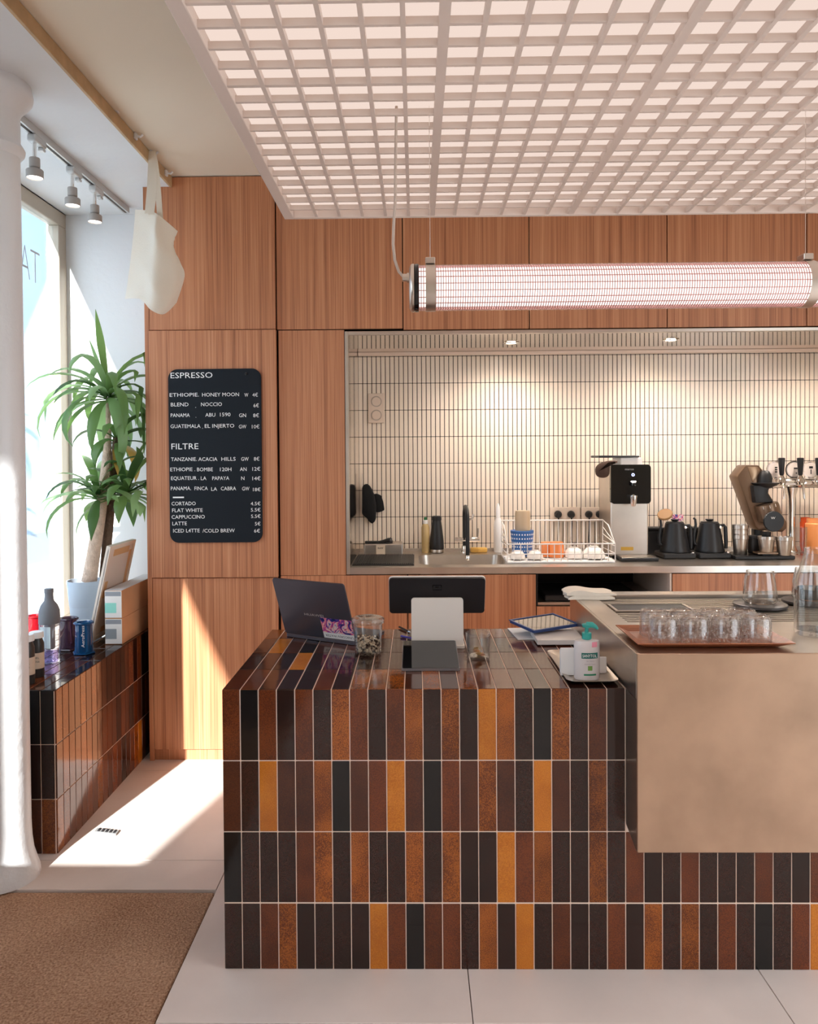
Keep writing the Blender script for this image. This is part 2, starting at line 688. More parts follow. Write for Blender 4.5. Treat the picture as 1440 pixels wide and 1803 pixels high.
def window(name, y0, y1):
    w = part(name, MB().bbox(XI - 0.075, XI - 0.005, y0, y1, 0.70, 0.76, 0.004), FRAMEM)
    tag(w, kind='structure')
    ROOT[w.name] = Vector((0, 0, 0))
    part('window_head', MB().bbox(XI - 0.075, XI - 0.005, y0, y1, ZS - 0.09, ZS, 0.004), FRAMEM, w)
    for yy in (y0, y1 - 0.1):
        part('window_jamb', MB().bbox(XI - 0.075, XI - 0.005, yy, yy + 0.1, 0.76, ZS - 0.09, 0.004), FRAMEM, w)
    part('pane', MB().box(XI - 0.045, XI - 0.039, y0 + 0.1, y1 - 0.1, 0.76, ZS - 0.09), PANE, w)
    return w


win1 = window('window_1', 2.95, DN)
win2 = window('window_added', -1.74, 0.84)  # unseen window, added so the sun reaches floor, column and cabinet
SIGNM = plain('grey_sign_letters', lin(190, 196, 202), 0.6)
# letters on the pane, read along the window
for ch, py, pxc, hh in (('A', 460, 44, 0.20), ('T', 470, 62, 0.20)):
    p = W(pxc, py, x=XI - 0.036)
    M = Matrix(((0, 0, 1, p.x), (1, 0, 0, p.y), (0, 1, 0, p.z), (0, 0, 0, 1)))
    text('window_lettering', ch, M, w=0.11, h=hh, mat=SIGNM, parent=win1, align='C', thin=0.022)

# street outside: pavement and a pale house front opposite
STREET = plain('pale_pavement', lin(112, 118, 124), 0.9, var=0.06)
solo('street_pavement', MB().box(-14, XO - 0.02, -12, 60, -0.25, -0.12), STREET, 'pale paved street outside the shop window', 'street', loc=(-6, 2, -0.25))
HOUSE = plain('pale_house_render', lin(140, 160, 182), 0.9, var=0.04, vscale=0.8)
HSHUT = plain('blue_grey_shutter', lin(128, 148, 168), 0.8)
hs = thing('house_front', (-9.5, 6, -0.12), 'pale blue grey house front across the street seen through the window', 'building')
part('wall', MB().box(-11, -9.5, 2, 60, -0.12, 14), HOUSE, hs, world=True)
for k in range(10):
    for r_ in range(3):
        y0 = 12.6 + 4.0 * k
        z0 = 0.5 + 2.9 * r_
        f = part('window', MB().box(-9.53, -9.45, y0, y0 + 1.6, z0, z0 + 1.9), HSHUT, hs, world=True)

# ------------------------------------------------------------------ back wall of wood
xl = FX(609)                    # left edge of the tiled recess
XE = 3.1                        # right end of it
xs0 = FX(267)                   # left edge of the tall cabinet
zrt, zrb = FZ(581, 900), FZ(1011, 700)
ZWT = FZ(998.5, 900)            # worktop height
back = MB()
back.box(xs0 + 0.02, xl - 0.02, DW + 0.022, 5.3, 0.0, ZC)
back.box(xl - 0.02, XR, DW + 0.022, 5.3, zrt + 0.02, ZC)
back.box(xl - 0.02, XR, DR + 0.012, 5.3, 0.0, zrt + 0.02)
DARKB = plain('dark_carcass', lin(30, 24, 22), 0.8)
wall_back = part('wall_back', back, DARKB)
tag(wall_back, kind='structure')
g = 0.0028


def panel(name, px0, px1, py0, py1, parent, y=DW, th=0.02, mat=WOOD, pxr=None):
    """door or panel of veneer on the plane y, edges given where the photograph shows them"""
    pm = 0.5 * (px0 + px1)
    x0, x1 = W(px0, 700, y=y).x, W(px1, 700, y=y).x
    z1, z0 = W(pm, py0, y=y).z, W(pm, py1, y=y).z
    return part(name, MB().bbox(x0 + g, x1 - g, y, y + th, z0 + g, z1 - g, 0.001), mat, parent, world=True)


zj1, zj2, zj3 = FZ(582, 400), FZ(1016, 400), FZ(1318, 340)


def pz(name, x0, x1, z0, z1, parent, y=DW, th=0.02, mat=WOOD):
    return part(name, MB().bbox(x0 + g, x1 - g, y, y + th, z0 + g, z1 - g, 0.001), mat, parent, world=True)


xu = [FX(489), FX(711), FX(933), FX(1175), FX(1420), FX(1420) + 0.8, XR]
for i in range(len(xu) - 1):
    pz('panel', xu[i], xu[i + 1], zj1 if i == 0 else zrt + 0.004, ZC, wall_back)
# tall cabinet at the left
tc_ = thing('tall_cabinet', (xs0, DW, 0), 'tall walnut cabinet carrying the black menu board beside the window', 'cabinet')
xd = FX(489)
part('side_panel', MB().bbox(xs0 - 0.026, xs0, DW - 0.018, DN, 0, ZC - 0.003, 0.001), WOOD, tc_, world=True)
pz('door', xs0, xd, zj1, ZC - 0.003, tc_, y=DW - 0.02)
pz('door', xs0, xd + 0.003, zj2, zj1, tc_, y=DW - 0.035, th=0.034)
pz('door', xs0, xd, zj3, zj2, tc_, y=DW - 0.02)
part('plinth', MB().box(xs0 + 0.002, xd, DW + 0.0, DW + 0.02, 0.0, zj3 - 0.002), WOOD, tc_, world=True)
# narrow cabinet beside it
nc = thing('narrow_cabinet', (0.5 * (xd + xl), DW, 0), 'narrow walnut cabinet between the menu board cabinet and the tiled recess', 'cabinet')
x0 = xd + 0.007
pz('door', x0, xl - 0.002, zj2 + 0.005, zj1, nc)
pz('door', x0, FX(716), 0.1, zrb - 0.003, nc)
part('plinth', MB().box(x0, FX(716), DW + 0.001, DW + 0.02, 0.0, 0.098), WOOD, nc, world=True)
# base cabinets under the back worktop
for k, (a0, a1, lab) in enumerate(((FX(716), FX(943), 'walnut base cabinet under the sink, left of the dark shelf opening'),
                                   (FX(1183), FX(1183) + 0.8, 'walnut base cabinet under the kettles, right of the dark shelf opening'),
                                   (FX(1183) + 0.8, XE, 'walnut base cabinet at the far right end of the back worktop'))):
    bc = thing('base_cabinet', (0.5 * (a0 + a1), DW, 0), lab, 'cabinet', 'base cabinets under the back worktop')
    pz('door', a0, a1, 0.1, zrb - 0.003, bc)
    part('body', MB().box(a0 + 0.003, a1 - 0.003, DW + 0.021, DR, 0.1, (ZWT - 0.2) if k == 0 else zrb - 0.006), DARKB, bc, world=True)
    part('plinth', MB().box(a0, a1, DW + 0.04, DW + 0.06, 0, 0.099), DARKB, bc, world=True)
a0, a1 = FX(943), FX(1183)
sh = thing('open_shelf_unit', (0.5 * (a0 + a1), DW, 0), 'dark open shelf unit under the back worktop between two walnut doors', 'shelf')
WARMW = plain('pale_melamine', lin(222, 206, 192), 0.5)
part('side_panel', MB().box(a0 + 0.002, a0 + 0.012, DW + 0.02, DR, 0.02, zrb - 0.004), DARKB, sh, world=True)
part('side_panel', MB().box(a1 - 0.012, a1 - 0.002, DW + 0.004, DR, 0.02, zrb - 0.004), WARMW, sh, world=True)
part('back_panel', MB().box(a0 + 0.013, a1 - 0.013, DR - 0.02, DR, 0.02, zrb - 0.004), DARKB, sh, world=True)
for zz in (0.08, FZ(1062, 1000), FZ(1038, 1000) - 0.12):
    part('shelf', MB().bbox(a0 + 0.013, a1 - 0.013, DW + 0.03, DR - 0.021, zz - 0.018, zz, 0.001), STEELD, sh, world=True)
part('drawer_front', MB().bbox(a0 + 0.003, a1 - 0.003, DW, DW + 0.018, 0.1, FZ(1068, 1000), 0.001), WOOD, sh, world=True)
# dark tray standing in the shelf
solo('baking_tray', MB().bbox(a0 + 0.06, a1 - 0.16, DW + 0.06, DW + 0.5, FZ(1062, 1000) + 0.001, FZ(1062, 1000) + 0.035, 0.004), BLACK,
     'black shallow tray inside the dark open shelf', 'tray', loc=(0.5 * (a0 + a1), DW + 0.3, FZ(1062, 1000)))

# steel lining and frame of the recess
lin_ = part('trim_2', MB().bbox(xl - 0.001, xl + 0.018, DW - 0.006, DW + 0.022, zrb, zrt, 0.002), STEEL)
tag(lin_, kind='structure')
part('head_trim', MB().bbox(xl + 0.018, XE, DW - 0.006, DW + 0.022, zrt - 0.02, zrt, 0.002), STEEL, lin_)
part('side_lining', MB().box(xl + 0.014, xl + 0.018, DW + 0.022, DR, ZWT - 0.04, zrt - 0.016), STEELM, lin_, label='mirror polished steel side of the recess')
part('soffit_lining', MB().box(xl + 0.014, XE, DW + 0.022, DR, zrt - 0.020, zrt - 0.016), STEELM, lin_, label='mirror polished steel soffit of the recess')
zlin = zrt - 0.020

# tiled back wall of the recess
wt = part('wall_tiled', MB().box(xl + 0.018, XE + 0.2, DR + 0.002, DR + 0.012, ZWT - 0.04, zlin), GROUTD)
tag(wt, kind='structure')
tw, th_ = 7.96 * DR / FPX, 47.0 * DR / FPX
tj, tjh = 0.0046, 0.0034
zrow0 = FZ(673, 900, DR)
me_t = MB().bbox(0, tw - tj, -0.004, 0.004, 0, th_ - tjh, 0.0012).mesh('wall_tile')
rest = MB()
cnt = 0
cols = int((XE + 0.15 - xl) / tw)
rows = []
z = zrow0 + 2 * th_
while z > ZWT - 0.05:
    rows.append(z)
    z -= th_
for i in range(cols):
    x = xl + 0.0188 + i * tw
    for z1 in rows:
        z0 = z1 - th_
        zz0, zz1 = max(z0, ZWT - 0.03), min(z1 - tjh, zlin)
        if zz1 - zz0 < 0.01:
            continue
        full = zz0 == z0 and abs(zz1 - (z1 - tjh)) < 1e-6
        if full and cnt < 300 and 8 <= i:
            o = link('tile', me_t, TILEC, wt)
            o.location = (x, DR, z0)
            cnt += 1
        else:
            rest.bbox(x, x + tw - tj, DR - 0.004, DR + 0.004, zz0, zz1, 0.0012)
part('tile_field', rest, TILEC, wt, kind='stuff')

# back worktop of steel with a sink
xs, xe = W(737, 985, y=4.7).x, W(892, 985, y=4.7).x
ys0, ys1 = 4.50, 4.96
wk = thing('back_worktop', (1.0, DW, ZWT), 'brushed steel worktop with sink running along the tiled wall', 'worktop')
m = MB()
ZB = zrb
m.box(xl + 0.019, xs, DW + 0.0, DR - 0.004, ZB, ZWT)
m.box(xe, XE, DW + 0.0, DR - 0.004, ZB, ZWT)
m.box(xs, xe, DW + 0.0, ys0, ZB, ZWT)
m.box(xs, xe, ys1, DR - 0.004, ZB, ZWT)
part('top', m, STEEL, wk, world=True)
part('upstand', MB().box(xl + 0.019, XE, DR - 0.016, DR - 0.0045, ZWT, ZWT + 0.02), STEEL, wk, world=True)
bs = MB()
ol = rrect(xe - xs, ys1 - ys0, 0.07, 6, xs, ys0)
n_ = len(ol)
k_ = 0.92
cx_, cy_ = 0.5 * (xs + xe), 0.5 * (ys0 + ys1)
vv = [(p[0], p[1], ZWT - 0.001) for p in ol] + [(cx_ + (p[0] - cx_) * k_, cy_ + (p[1] - cy_) * k_, ZWT - 0.16) for p in ol]
ff = [(i, (i + 1) % n_, n_ + (i + 1) % n_, n_ + i) for i in range(n_)] + [tuple(range(n_, 2 * n_))]
bs.add(vv, ff)
# rim corners around the rounded bowl
part('basin', bs, STEEL, wk, smooth=50, world=True)
cor = MB()
for (qx, qy, sx, sy) in ((xs, ys0, 1, 1), (xe, ys0, -1, 1), (xe, ys1, -1, -1), (xs, ys1, 1, -1)):
    arc = [(qx + sx * 0.07 * (1 - math.cos(R(t))), qy + sy * 0.07 * (1 - math.sin(R(t)))) for t in (0, 18, 36, 54, 72, 90)]
    cor.prism([(qx, qy)] + arc, (0, 0, ZWT - 0.004), (1, 0, 0), (0, 1, 0), (0, 0, 0.004))
part('sink_rim', cor, STEEL, wk, world=True)

# pale unlit metal profile along the top of the tiles
OPALM = plain('opal_strip', lin(240, 222, 206), 0.4)
lp = thing('edge_profile', (1.2, DR - 0.04, zlin), 'slim pale metal profile running along the top edge of the wall tiles', 'profile')
part('housing', MB().bbox(xl + 0.02, XE, DR - 0.045, DR - 0.005, zlin - 0.022, zlin - 0.0005, 0.002), plain('pale_aluminium', lin(236, 214, 196), 0.4, metal=0.2), lp, world=True)
part('inlay', MB().box(xl + 0.025, XE - 0.005, DR - 0.040, DR - 0.012, zlin - 0.0235, zlin - 0.0222), OPALM, lp, world=True)
# recessed downlights in the soffit
SPOTC = emitmat('downlight_glow', (1.0, 0.86, 0.72, 1), 30)
for px, py, lab in ((900, 603, 'round recessed downlight in the steel soffit above the dish rack'), (1181, 598, 'round recessed downlight in the steel soffit above the kettles'), (1462, 593, 'unseen added downlight in the steel soffit right of the frame edge')):  # last one is unseen, added along the row to brighten the right side
    p = W(px, py, z=zlin)
    dl = thing('downlight', (p.x, p.y, zlin), lab, 'light', 'downlights over the back worktop')
    part('rim', MB().lathe([(0.030, -0.001), (0.048, -0.001), (0.050, -0.004), (0.046, -0.008), (0.034, -0.006), (0.030, -0.001)], 28, cap0=False, cap1=False), CHROME, dl, smooth=40)
    part('bulb', MB().lathe([(0.0, -0.0045), (0.030, -0.004)], 24, cap0=False, cap1=False), SPOTC, dl)
    ld = bpy.data.lights.new('downlight_beam', 'SPOT')
    ld.energy = 19
    ld.color = (1.0, 0.88, 0.79)
    ld.spot_size = R(166)
    ld.spot_blend = 1.0
    ld.shadow_soft_size = 0.03
    lo = bpy.data.objects.new('downlight_beam', ld)
    COL.objects.link(lo)
    lo.parent = dl
    lo.location = (0, 0, -0.012)

# ------------------------------------------------------------------ iron column by the window
colm = MB().lathe([(0.146, 0.0), (0.144, 0.02), (0.134, 0.05), (0.120, 0.10), (0.114, 0.15), (0.111, 0.22), (0.110, 1.0), (0.108, 2.4), (0.106, 2.985),
                   (0.112, 2.99), (0.124, 3.005), (0.126, 3.02), (0.118, 3.035), (0.108, 3.05), (0.108, 3.16), (0.116, 3.18), (0.140, 3.205), (0.148, 3.215),
                   (0.156, 3.225), (0.160, 3.245), (0.156, 3.262), (0.150, ZS)], 48, c=(-1.735, 3.15, 0))
solo('iron_column', colm, PAINTW, 'thick white painted iron column with moulded top at the end of the window bench', 'column', smooth=35, loc=(-1.735, 3.15, 0))

# unseen low planter trough added beside the camera to shade the near floor
pl = thing('sun_blocker', (-1.7, 1.62, -0.006), 'unseen long white planter trough standing on the entrance mat by the window', 'shading')
part('blocker', MB().bbox(-2.14, -1.22, 1.5, 1.74, -0.006, 0.80, 0.006), PLASTER, pl, world=True)
part('soil', MB().bbox(-2.12, -1.24, 1.52, 1.72, 0.795, 0.805, 0.002), plain('dark_blocker_top', lin(52, 40, 32), 0.95), pl, world=True)  # dark top sheet of the added sun blocker

# ------------------------------------------------------------------ tiled counter
TP, TH = 0.243, 0.0
ZT = W(720, 1213.3, y=DC).z
xc0 = W(390, 1216, y=DC).x
XB = W(1101, 1300, y=DC).x
PW = (XB - xc0) / 22.0
XCE = 1.95
J = 0.0034
counter = thing('tiled_counter', (0.5 * (xc0 + XB), DC, 0), 'low service counter clad in glazed brown and amber tiles', 'counter')
part('grout_body', MB().box(xc0 + 0.003, xc0 + int((XCE - xc0) / PW) * PW - 0.003, DC + 0.0025, DB - 0.003, 0, ZT - 0.0025), GROUTL, counter, world=True)
me_v = MB().bbox(0, PW - J, 0, 0.008, 0, TP - J, 0.0016).mesh('glazed_tile')
me_vb = MB().bbox(0, PW - J, 0, 0.008, 0, ZT - 3 * TP - J, 0.0016).mesh('glazed_tile_cut')
me_h = MB().bbox(0, PW - J, 0, TP - J, -0.008, 0, 0.0016).mesh('glazed_tile_flat')
lastd = DB - DC - 3 * TP
me_hb = MB().bbox(0, PW - J, 0, lastd - J, -0.008, 0, 0.0016).mesh('glazed_tile_flat_cut')
me_s = MB().bbox(0, 0.008, 0, PW - J, 0, TP - J, 0.0016).mesh('glazed_tile_side')
me_sb = MB().bbox(0, 0.008, 0, PW - J, 0, ZT - 3 * TP - J, 0.0016).mesh('glazed_tile_side_cut')
ROWS = ['RKRDRDSRDRSDSDOSDKSDRD',
        'MDOMMSKMROMKRMSMDOMDSDMDM',
        'KDDDRSDSDDSDSDDORSDDSDRDDRDDDRDDRDMDDRD',
        'DDRSDDDDORKRRDSDODRDDRDSDSDRDKDROMDRDD']
TOPS = ['RRMDDRDSSSMSMSRRMDRDDD',
        'MMDODDDDMMMKMRMMMMMMMR',
        'MOMKMMRMMMDMRMMDDRMMRM',
        'SMMRMDMMSMMDMRMSRMDRMM']
org = ROOT[counter.name]
NCOL = int((XCE - xc0) / PW)
for r_ in (2, 3):
    ROWS[r_] = (ROWS[r_] + 'DRDMDSDRDD')[:NCOL]


def ptile(me, ch, loc, parent=counter):
    o = link('tile', me, TM[ch], parent, objslot=True)
    o.location = Vector(loc) - org
    return o


for r_ in range(4):
    for c_ in range(len(ROWS[r_])):
        x = xc0 + c_ * PW
        if x + PW > XCE:
            break
        if r_ == 1 and c_ > 21:
            break
        z0 = max(ZT - TP * (r_ + 1), 0.0)
        ptile(me_vb if r_ == 3 else me_v, ROWS[r_][c_], (x + J / 2, DC, z0 + (J / 2 if r_ < 3 else 0)))
for r_ in range(4):
    for c_ in range(22):
        ptile(me_hb if r_ == 3 else me_h, TOPS[r_][c_], (xc0 + c_ * PW + J / 2, DC + 0.0012 + r_ * TP + J / 2, ZT))
ns = int((DB - DC) / PW)
for r_ in range(4):
    for c_ in range(ns):
        ptile(me_sb if r_ == 3 else me_s, random.choice('DDDMMRRSOK'), (xc0, DC + 0.009 + c_ * PW, max(ZT - TP * (r_ + 1), 0) + J / 2))

# ------------------------------------------------------------------ steel bar unit standing over the counter
YB0, YB1 = W(1122, 1300, x=XB).y, 3.50
ZB1 = W(1200, 1151.5, y=YB0).z
ZB0 = W(1200, 1502, y=YB0).z
su = thing('steel_bar_unit', (1.3, YB0, ZB0), 'large brushed steel bar unit box beside the tiled counter', 'bar unit')
FRONTST = plain('brushed_steel_front', (0.54, 0.385, 0.28, 1), 0.36, metal=1.0, var=0.2, vscale=3.2)  # browner tone and blotches paint in the warm, uneven reflections
part('front_panel', MB().bbox(XB, XCE, YB0, YB0 + 0.012, ZB0, ZB1, 0.002), FRONTST, su, world=True)
part('side_panel', MB().bbox(XB, XB + 0.010, YB0 + 0.012, YB1, ZT + 0.002, ZB1, 0.002), STEEL, su, world=True)
part('side_flange', MB().prism([(0, 0), (DC - YB0 - 0.014, 0.03), (DC - YB0 - 0.014, ZT - ZB0), (0, ZT - ZB0)], (XB, YB0 + 0.012, ZB0), (0, 1, 0), (0, 0, 1), (0.010, 0, 0)), STEEL, su, world=True)
XG, YG0, YG1 = XB + 0.10, 2.90, 3.40
part('deck', MB().box(XB + 0.01, XCE, YB0 + 0.012, YG0, ZB1 - 0.012, ZB1 - 0.0005), STEEL, su, world=True)
part('deck', MB().box(XB + 0.01, XG, YG0, YB1, ZB1 - 0.012, ZB1 - 0.0005), STEEL, su, world=True)
part('back_rim', MB().bbox(XG + 0.085, XCE, YG1 + 0.02, YB1, ZB1 - 0.012, ZB1 + 0.012, 0.003), STEEL, su, world=True)
part('back_panel', MB().box(XB + 0.01, XCE, YB1 - 0.01, YB1 - 0.001, ZT + 0.002, ZB1 - 0.013), STEEL, su, world=True)
part('dark_slot_plate', MB().box(XG, XCE, YG0, YG1 + 0.02, ZB1 - 0.02, ZB1 - 0.0065), BLACK, su, world=True)  # black plate raised close under the slats so dark lines show between them
k = 0
y = YG0 + 0.004
while y < YG1 + 0.005:
    part('slat', MB().bbox(XG + 0.002, XCE, y, y + 0.019, ZB1 - 0.0064, ZB1 - 0.003, 0.001), STEELD, su, world=True)
    y += 0.0335
kb = thing('knock_insert', (1.0, 3.22, ZB1 - 0.003), 'black rectangular insert with steel rim let into the drain grille', 'insert')
p0, p1 = W(1088, 1076, z=ZB1), W(1140, 1068, z=ZB1)
part('insert', MB().bbox(p0.x, p0.x + 0.30, p0.y, p0.y + 0.13, ZB1 - 0.0025, ZB1 + 0.001, 0.001), BLACK, kb, world=True)
m = MB()
for q in ((p0.x - .012, p0.x, p0.y - .012, p0.y + .142), (p0.x + .30, p0.x + .312, p0.y - .012, p0.y + .142), (p0.x, p0.x + .30, p0.y - .012, p0.y), (p0.x, p0.x + .30, p0.y + .13, p0.y + .142)):
    m.box(*q, ZB1 - 0.0025, ZB1 + 0.004)
part('rim', m, STEEL, kb, world=True)

# ------------------------------------------------------------------ window bench with tiles
bx, by = -1.588, 3.33
bang = 0.0
ZBN = 0.727
BP, BH = 0.0614, ZBN / 3
bench = thing('window_bench', (bx, by, 0), 'low window bench clad in glazed dark brown tiles along the shop window', 'bench', rz=bang)
Lb = 1.50
gb = MB().prism([(-0.003, 0.003), (-0.003, Lb), (-0.605, Lb), (-0.605, 0.003)], (0, 0, 0), (1, 0, 0), (0, 1, 0), (0, 0, ZBN - 0.003))
part('grout_body', gb, GROUTL, bench)
me_bs = MB().bbox(-0.008, 0, 0, BP - J, 0, BH - J, 0.0016).mesh('bench_side_tile')
me_bf = MB().bbox(0, BP - J, 0, 0.008, 0, BH - J, 0.0016).mesh('bench_end_tile')
me_bt = MB().bbox(0, BP - J, 0, TP - J, -0.008, 0, 0.0016).mesh('bench_top_tile')


def btile(me, ch, loc):
    o = link('tile', me, TM[ch], bench, objslot=True)
    o.location = loc
    return o


nb = int(Lb / BP)
BS = ['RRMMSMRRMDMDDMRDRKDKKKKKK', 'MRRMRRMMRRMDRMDRMDRKKKKKK', 'SRMRMRMSRMRRDMRSORDKKKKKK']
for r_ in range(3):
    for c_ in range(nb):
        btile(me_bs, BS[r_][c_], (0, 0.001 + c_ * BP + J / 2, ZBN - BH * (r_ + 1) + J / 2))
for r_ in range(3):
    for c_ in range(8):
        btile(me_bf, ['KKKD', 'DDDK', 'SMDR'][r_][c_ % 4], (-0.0095 - (c_ + 1) * BP + J / 2, 0, ZBN - BH * (r_ + 1) + J / 2))
for r_ in range(6):
    for c_ in range(9):
        btile(me_bt, random.choice('MMDDRM'), (-0.0005 - (c_ + 1) * BP + J / 2, 0.0012 + r_ * TP + J / 2, ZBN))

# ------------------------------------------------------------------ hung luminous grid ceiling
ZG = 2.785
GLOW = emitmat('luminous_panel', (1.0, 0.80, 0.70, 1), 0.32)
xw = W(760, 378.6, z=ZG).x
ygb = W(760, 380.5, z=ZG).y
pgy = (ygb - W(780, 2, z=ZG).y) / 16.0
pgx = 0.1
gx0, gx1 = xw - 6 * pgx, xw + 24 * pgx
gy0 = ygb - 54 * pgy  # runs on behind the camera, unseen length added for frontal light
gr = thing('luminous_grid_ceiling', (0.8, 1.8, ZG), 'hung luminous ceiling of white square egg-crate grid with lit panel above', 'ceiling light')
FW = 0.042
FH = 0.085
for q in ((gx0 - FW, gx0, gy0 - FW, ygb + 0.012), (gx1, gx1 + FW, gy0 - FW, ygb + 0.012), (gx0, gx1, ygb - 0.006, ygb + 0.012), (gx0, gx1, gy0 - FW, gy0)):
    part('frame_bar', MB().bbox(*q, ZG - 0.004, ZG + FH, 0.002), GRID, gr, world=True)
for i in range(1, 30):
    x = gx0 + i * pgx
    w_ = 0.0135 if i % 6 == 0 else 0.0062
    part('slat', MB().box(x - w_, x + w_, gy0, ygb - 0.006, ZG, ZG + 0.021), GRID, gr, world=True)
for j in range(1, 54):
    y = ygb - j * pgy
    w_ = 0.0075 if j % 6 == 0 else 0.0052
    part('cross_slat', MB().box(gx0, gx1, y - w_, y + w_, ZG + 0.0008, ZG + 0.0205), GRID, gr, world=True)
part('lit_panel', MB().box(gx0, gx1, gy0, ygb - 0.006, ZG + 0.032, ZG + 0.034), GLOW, gr, world=True)
part('lid', MB().box(gx0 - FW + 0.002, gx1 + FW - 0.002, gy0 - FW + 0.002, ygb + 0.010, ZG + FH, ZG + FH + 0.01), GRID, gr, world=True)
m = MB()
for x in (gx0 + 0.3, gx0 + 1.2, gx0 + 2.1, gx1 - 0.2):
    for y in (gy0 + 0.3, ygb - 0.35):
        part('hanger', MB().tube([(x, y, ZG + FH + 0.01), (x, y, ZC - 0.002)], 0.003, 6), CHROME, gr, world=True)

# ------------------------------------------------------------------ tube pendant
YL = W(750, 205, z=ZG).y
pL = W(721, 507, y=YL)
ZL = W(735, 507.5, y=YL).z
RL = 0.0695
xa = W(737, 507, y=YL).x
xb = xa + 1.262
lamp = thing('tube_pendant_lamp', (0.5 * (xa + xb), YL, ZL), 'long horizontal tube pendant lamp with metal mesh and steel end cap', 'lamp')
TUBE = emitmat('lit_tube', (1.0, 0.88, 0.81, 1), 0.80)
LMESH = plain('pinkish_mesh', lin(206, 160, 158), 0.45, metal=0.3)
part('lit_tube', MB().lathe([(0.060, xa), (0.060, xb)], 40, c=(0, YL, ZL), axis='X'), TUBE, lamp, smooth=40, world=True)
ms = MB()
nr = int((xb - xa) / 0.0074)
for i in range(nr + 1):
    x = xa + (xb - xa) * i / nr
    ms.lathe([(0.0655, x - 0.0013), (0.0672, x - 0.0013), (0.0672, x + 0.0013), (0.0655, x + 0.0013), (0.0655, x - 0.0013)], 36, c=(0, YL, ZL), axis='X', cap0=False, cap1=False)
for i in range(20):
    an = R(18 * i)
    ca, sa = math.cos(an), math.sin(an)
    ms.obox((0.5 * (xa + xb), YL + 0.0664 * ca, ZL + 0.0664 * sa), (0.5 * (xb - xa), 0, 0), (0, 0.0012 * ca, 0.0012 * sa), (0, -0.0013 * sa, 0.0013 * ca))
part('mesh_screen', ms, LMESH, lamp, world=True, kind='stuff')
part('glass_tube', MB().lathe([(RL, xa), (RL, xb)], 40, c=(0, YL, ZL), axis='X', cap0=False, cap1=False), glassmat('tube_glass', (1, 0.98, 0.97, 1), 0.7), lamp, smooth=40, world=True)
for sgn, x0 in ((-1, xa), (1, xb)):
    part('rubber_ring', MB().lathe([(0.05, x0), (0.072, x0), (0.073, x0 + sgn * 0.004), (0.073, x0 + sgn * 0.011), (0.070, x0 + sgn * 0.014), (0.05, x0 + sgn * 0.014)], 40, c=(0, YL, ZL), axis='X'), BLACKG, lamp, smooth=40, world=True)
    part('end_cap', MB().lathe([(0.05, x0 + sgn * 0.014), (0.073, x0 + sgn * 0.014), (0.0735, x0 + sgn * 0.018), (0.071, x0 + sgn * 0.024), (0.060, x0 + sgn * 0.029), (0.0, x0 + sgn * 0.030)], 40, c=(0, YL, ZL), axis='X', cap1=False), STEEL, lamp, smooth=40, world=True)
gz = W(715, 489, y=YL).z
part('cable_gland', MB().lathe([(0.012, xa - 0.050), (0.012, xa - 0.036), (0.015, xa - 0.036), (0.015, xa - 0.026)], 12, c=(0, YL, gz), axis='X'), STEEL, lamp, smooth=40, world=True)
cab = [W(697, 205, z=ZG), W(697, 240, y=YL), W(696, 300, y=YL), W(696, 350, y=YL), W(693, 395, y=YL), W(692, 430, y=YL), W(695, 458, y=YL), W(702, 478, y=YL), W(710, 487, y=YL)]
cab[0] = Vector((W(698, 205, y=YL).x, YL, ZG + 0.032))
cab.append(Vector((xa - 0.045, YL, gz)))
part('cable', MB().tube(cab, 0.0045, 8), plain('grey_braided_cable', lin(196, 178, 164), 0.7, bump=0.4, bscale=400), lamp, smooth=40, world=True)
for px0, px1 in ((749, 766), (1409, 1437)):
    xx0 = W(px0, 507, y=YL).x
    xx1 = xx0 + 0.030
    st = part('strap', MB().lathe([(0.0700, xx0), (0.0712, xx0), (0.0712, xx1), (0.0700, xx1), (0.0700, xx0)], 40, c=(0, YL, ZL), axis='X', cap0=False, cap1=False), STEEL, lamp, smooth=40, world=True)
    part('clip', MB().bbox(xx0, xx1, YL - 0.022, YL + 0.022, ZL + 0.071, ZL + 0.090, 0.002), STEEL, lamp, world=True)
    part('wire', MB().tube([(0.5 * (xx0 + xx1), YL, ZL + 0.09), (0.5 * (xx0 + xx1), YL, ZG + 0.032)], 0.0009, 6), CHROME, lamp, world=True)

# ------------------------------------------------------------------ track lights on the soffit
TRK = plain('light_grey_metal', lin(198, 198, 196), 0.4, metal=0.3)
SPOTG = plain('warm_grey_metal', lin(170, 164, 158), 0.45, metal=0.2)
zt = ZS - 0.036
e1 = W(222, 375, z=zt)
xt = e1.x
ye, ys_ = min(e1.y, DN - 0.01), 2.6
tr = thing('light_track', (xt, 0.5 * (ye + ys_), ZS), 'pale metal lighting track on the plaster soffit above the window bench', 'track')
m = MB().box(xt - 0.018, xt - 0.008, ys_, ye, zt, ZS - 0.001)
m.box(xt + 0.008, xt + 0.018, ys_, ye, zt, ZS - 0.001)
m.box(xt - 0.008, xt + 0.008, ys_, ye, ZS - 0.012, ZS - 0.001)
part('rail', m, TRK, tr, world=True)
part('slot', MB().box(xt - 0.0078, xt + 0.0078, ys_ + 0.02, ye - 0.03, ZS - 0.02, ZS - 0.0125), BLACK, tr, world=True)
part('end_plate', MB().box(xt - 0.018, xt + 0.018, ye, ye + 0.006, zt, ZS - 0.001), TRK, tr, world=True)
SPG = emitmat('spot_glow', (1.0, 0.93, 0.86, 1), 3.0)
first = None
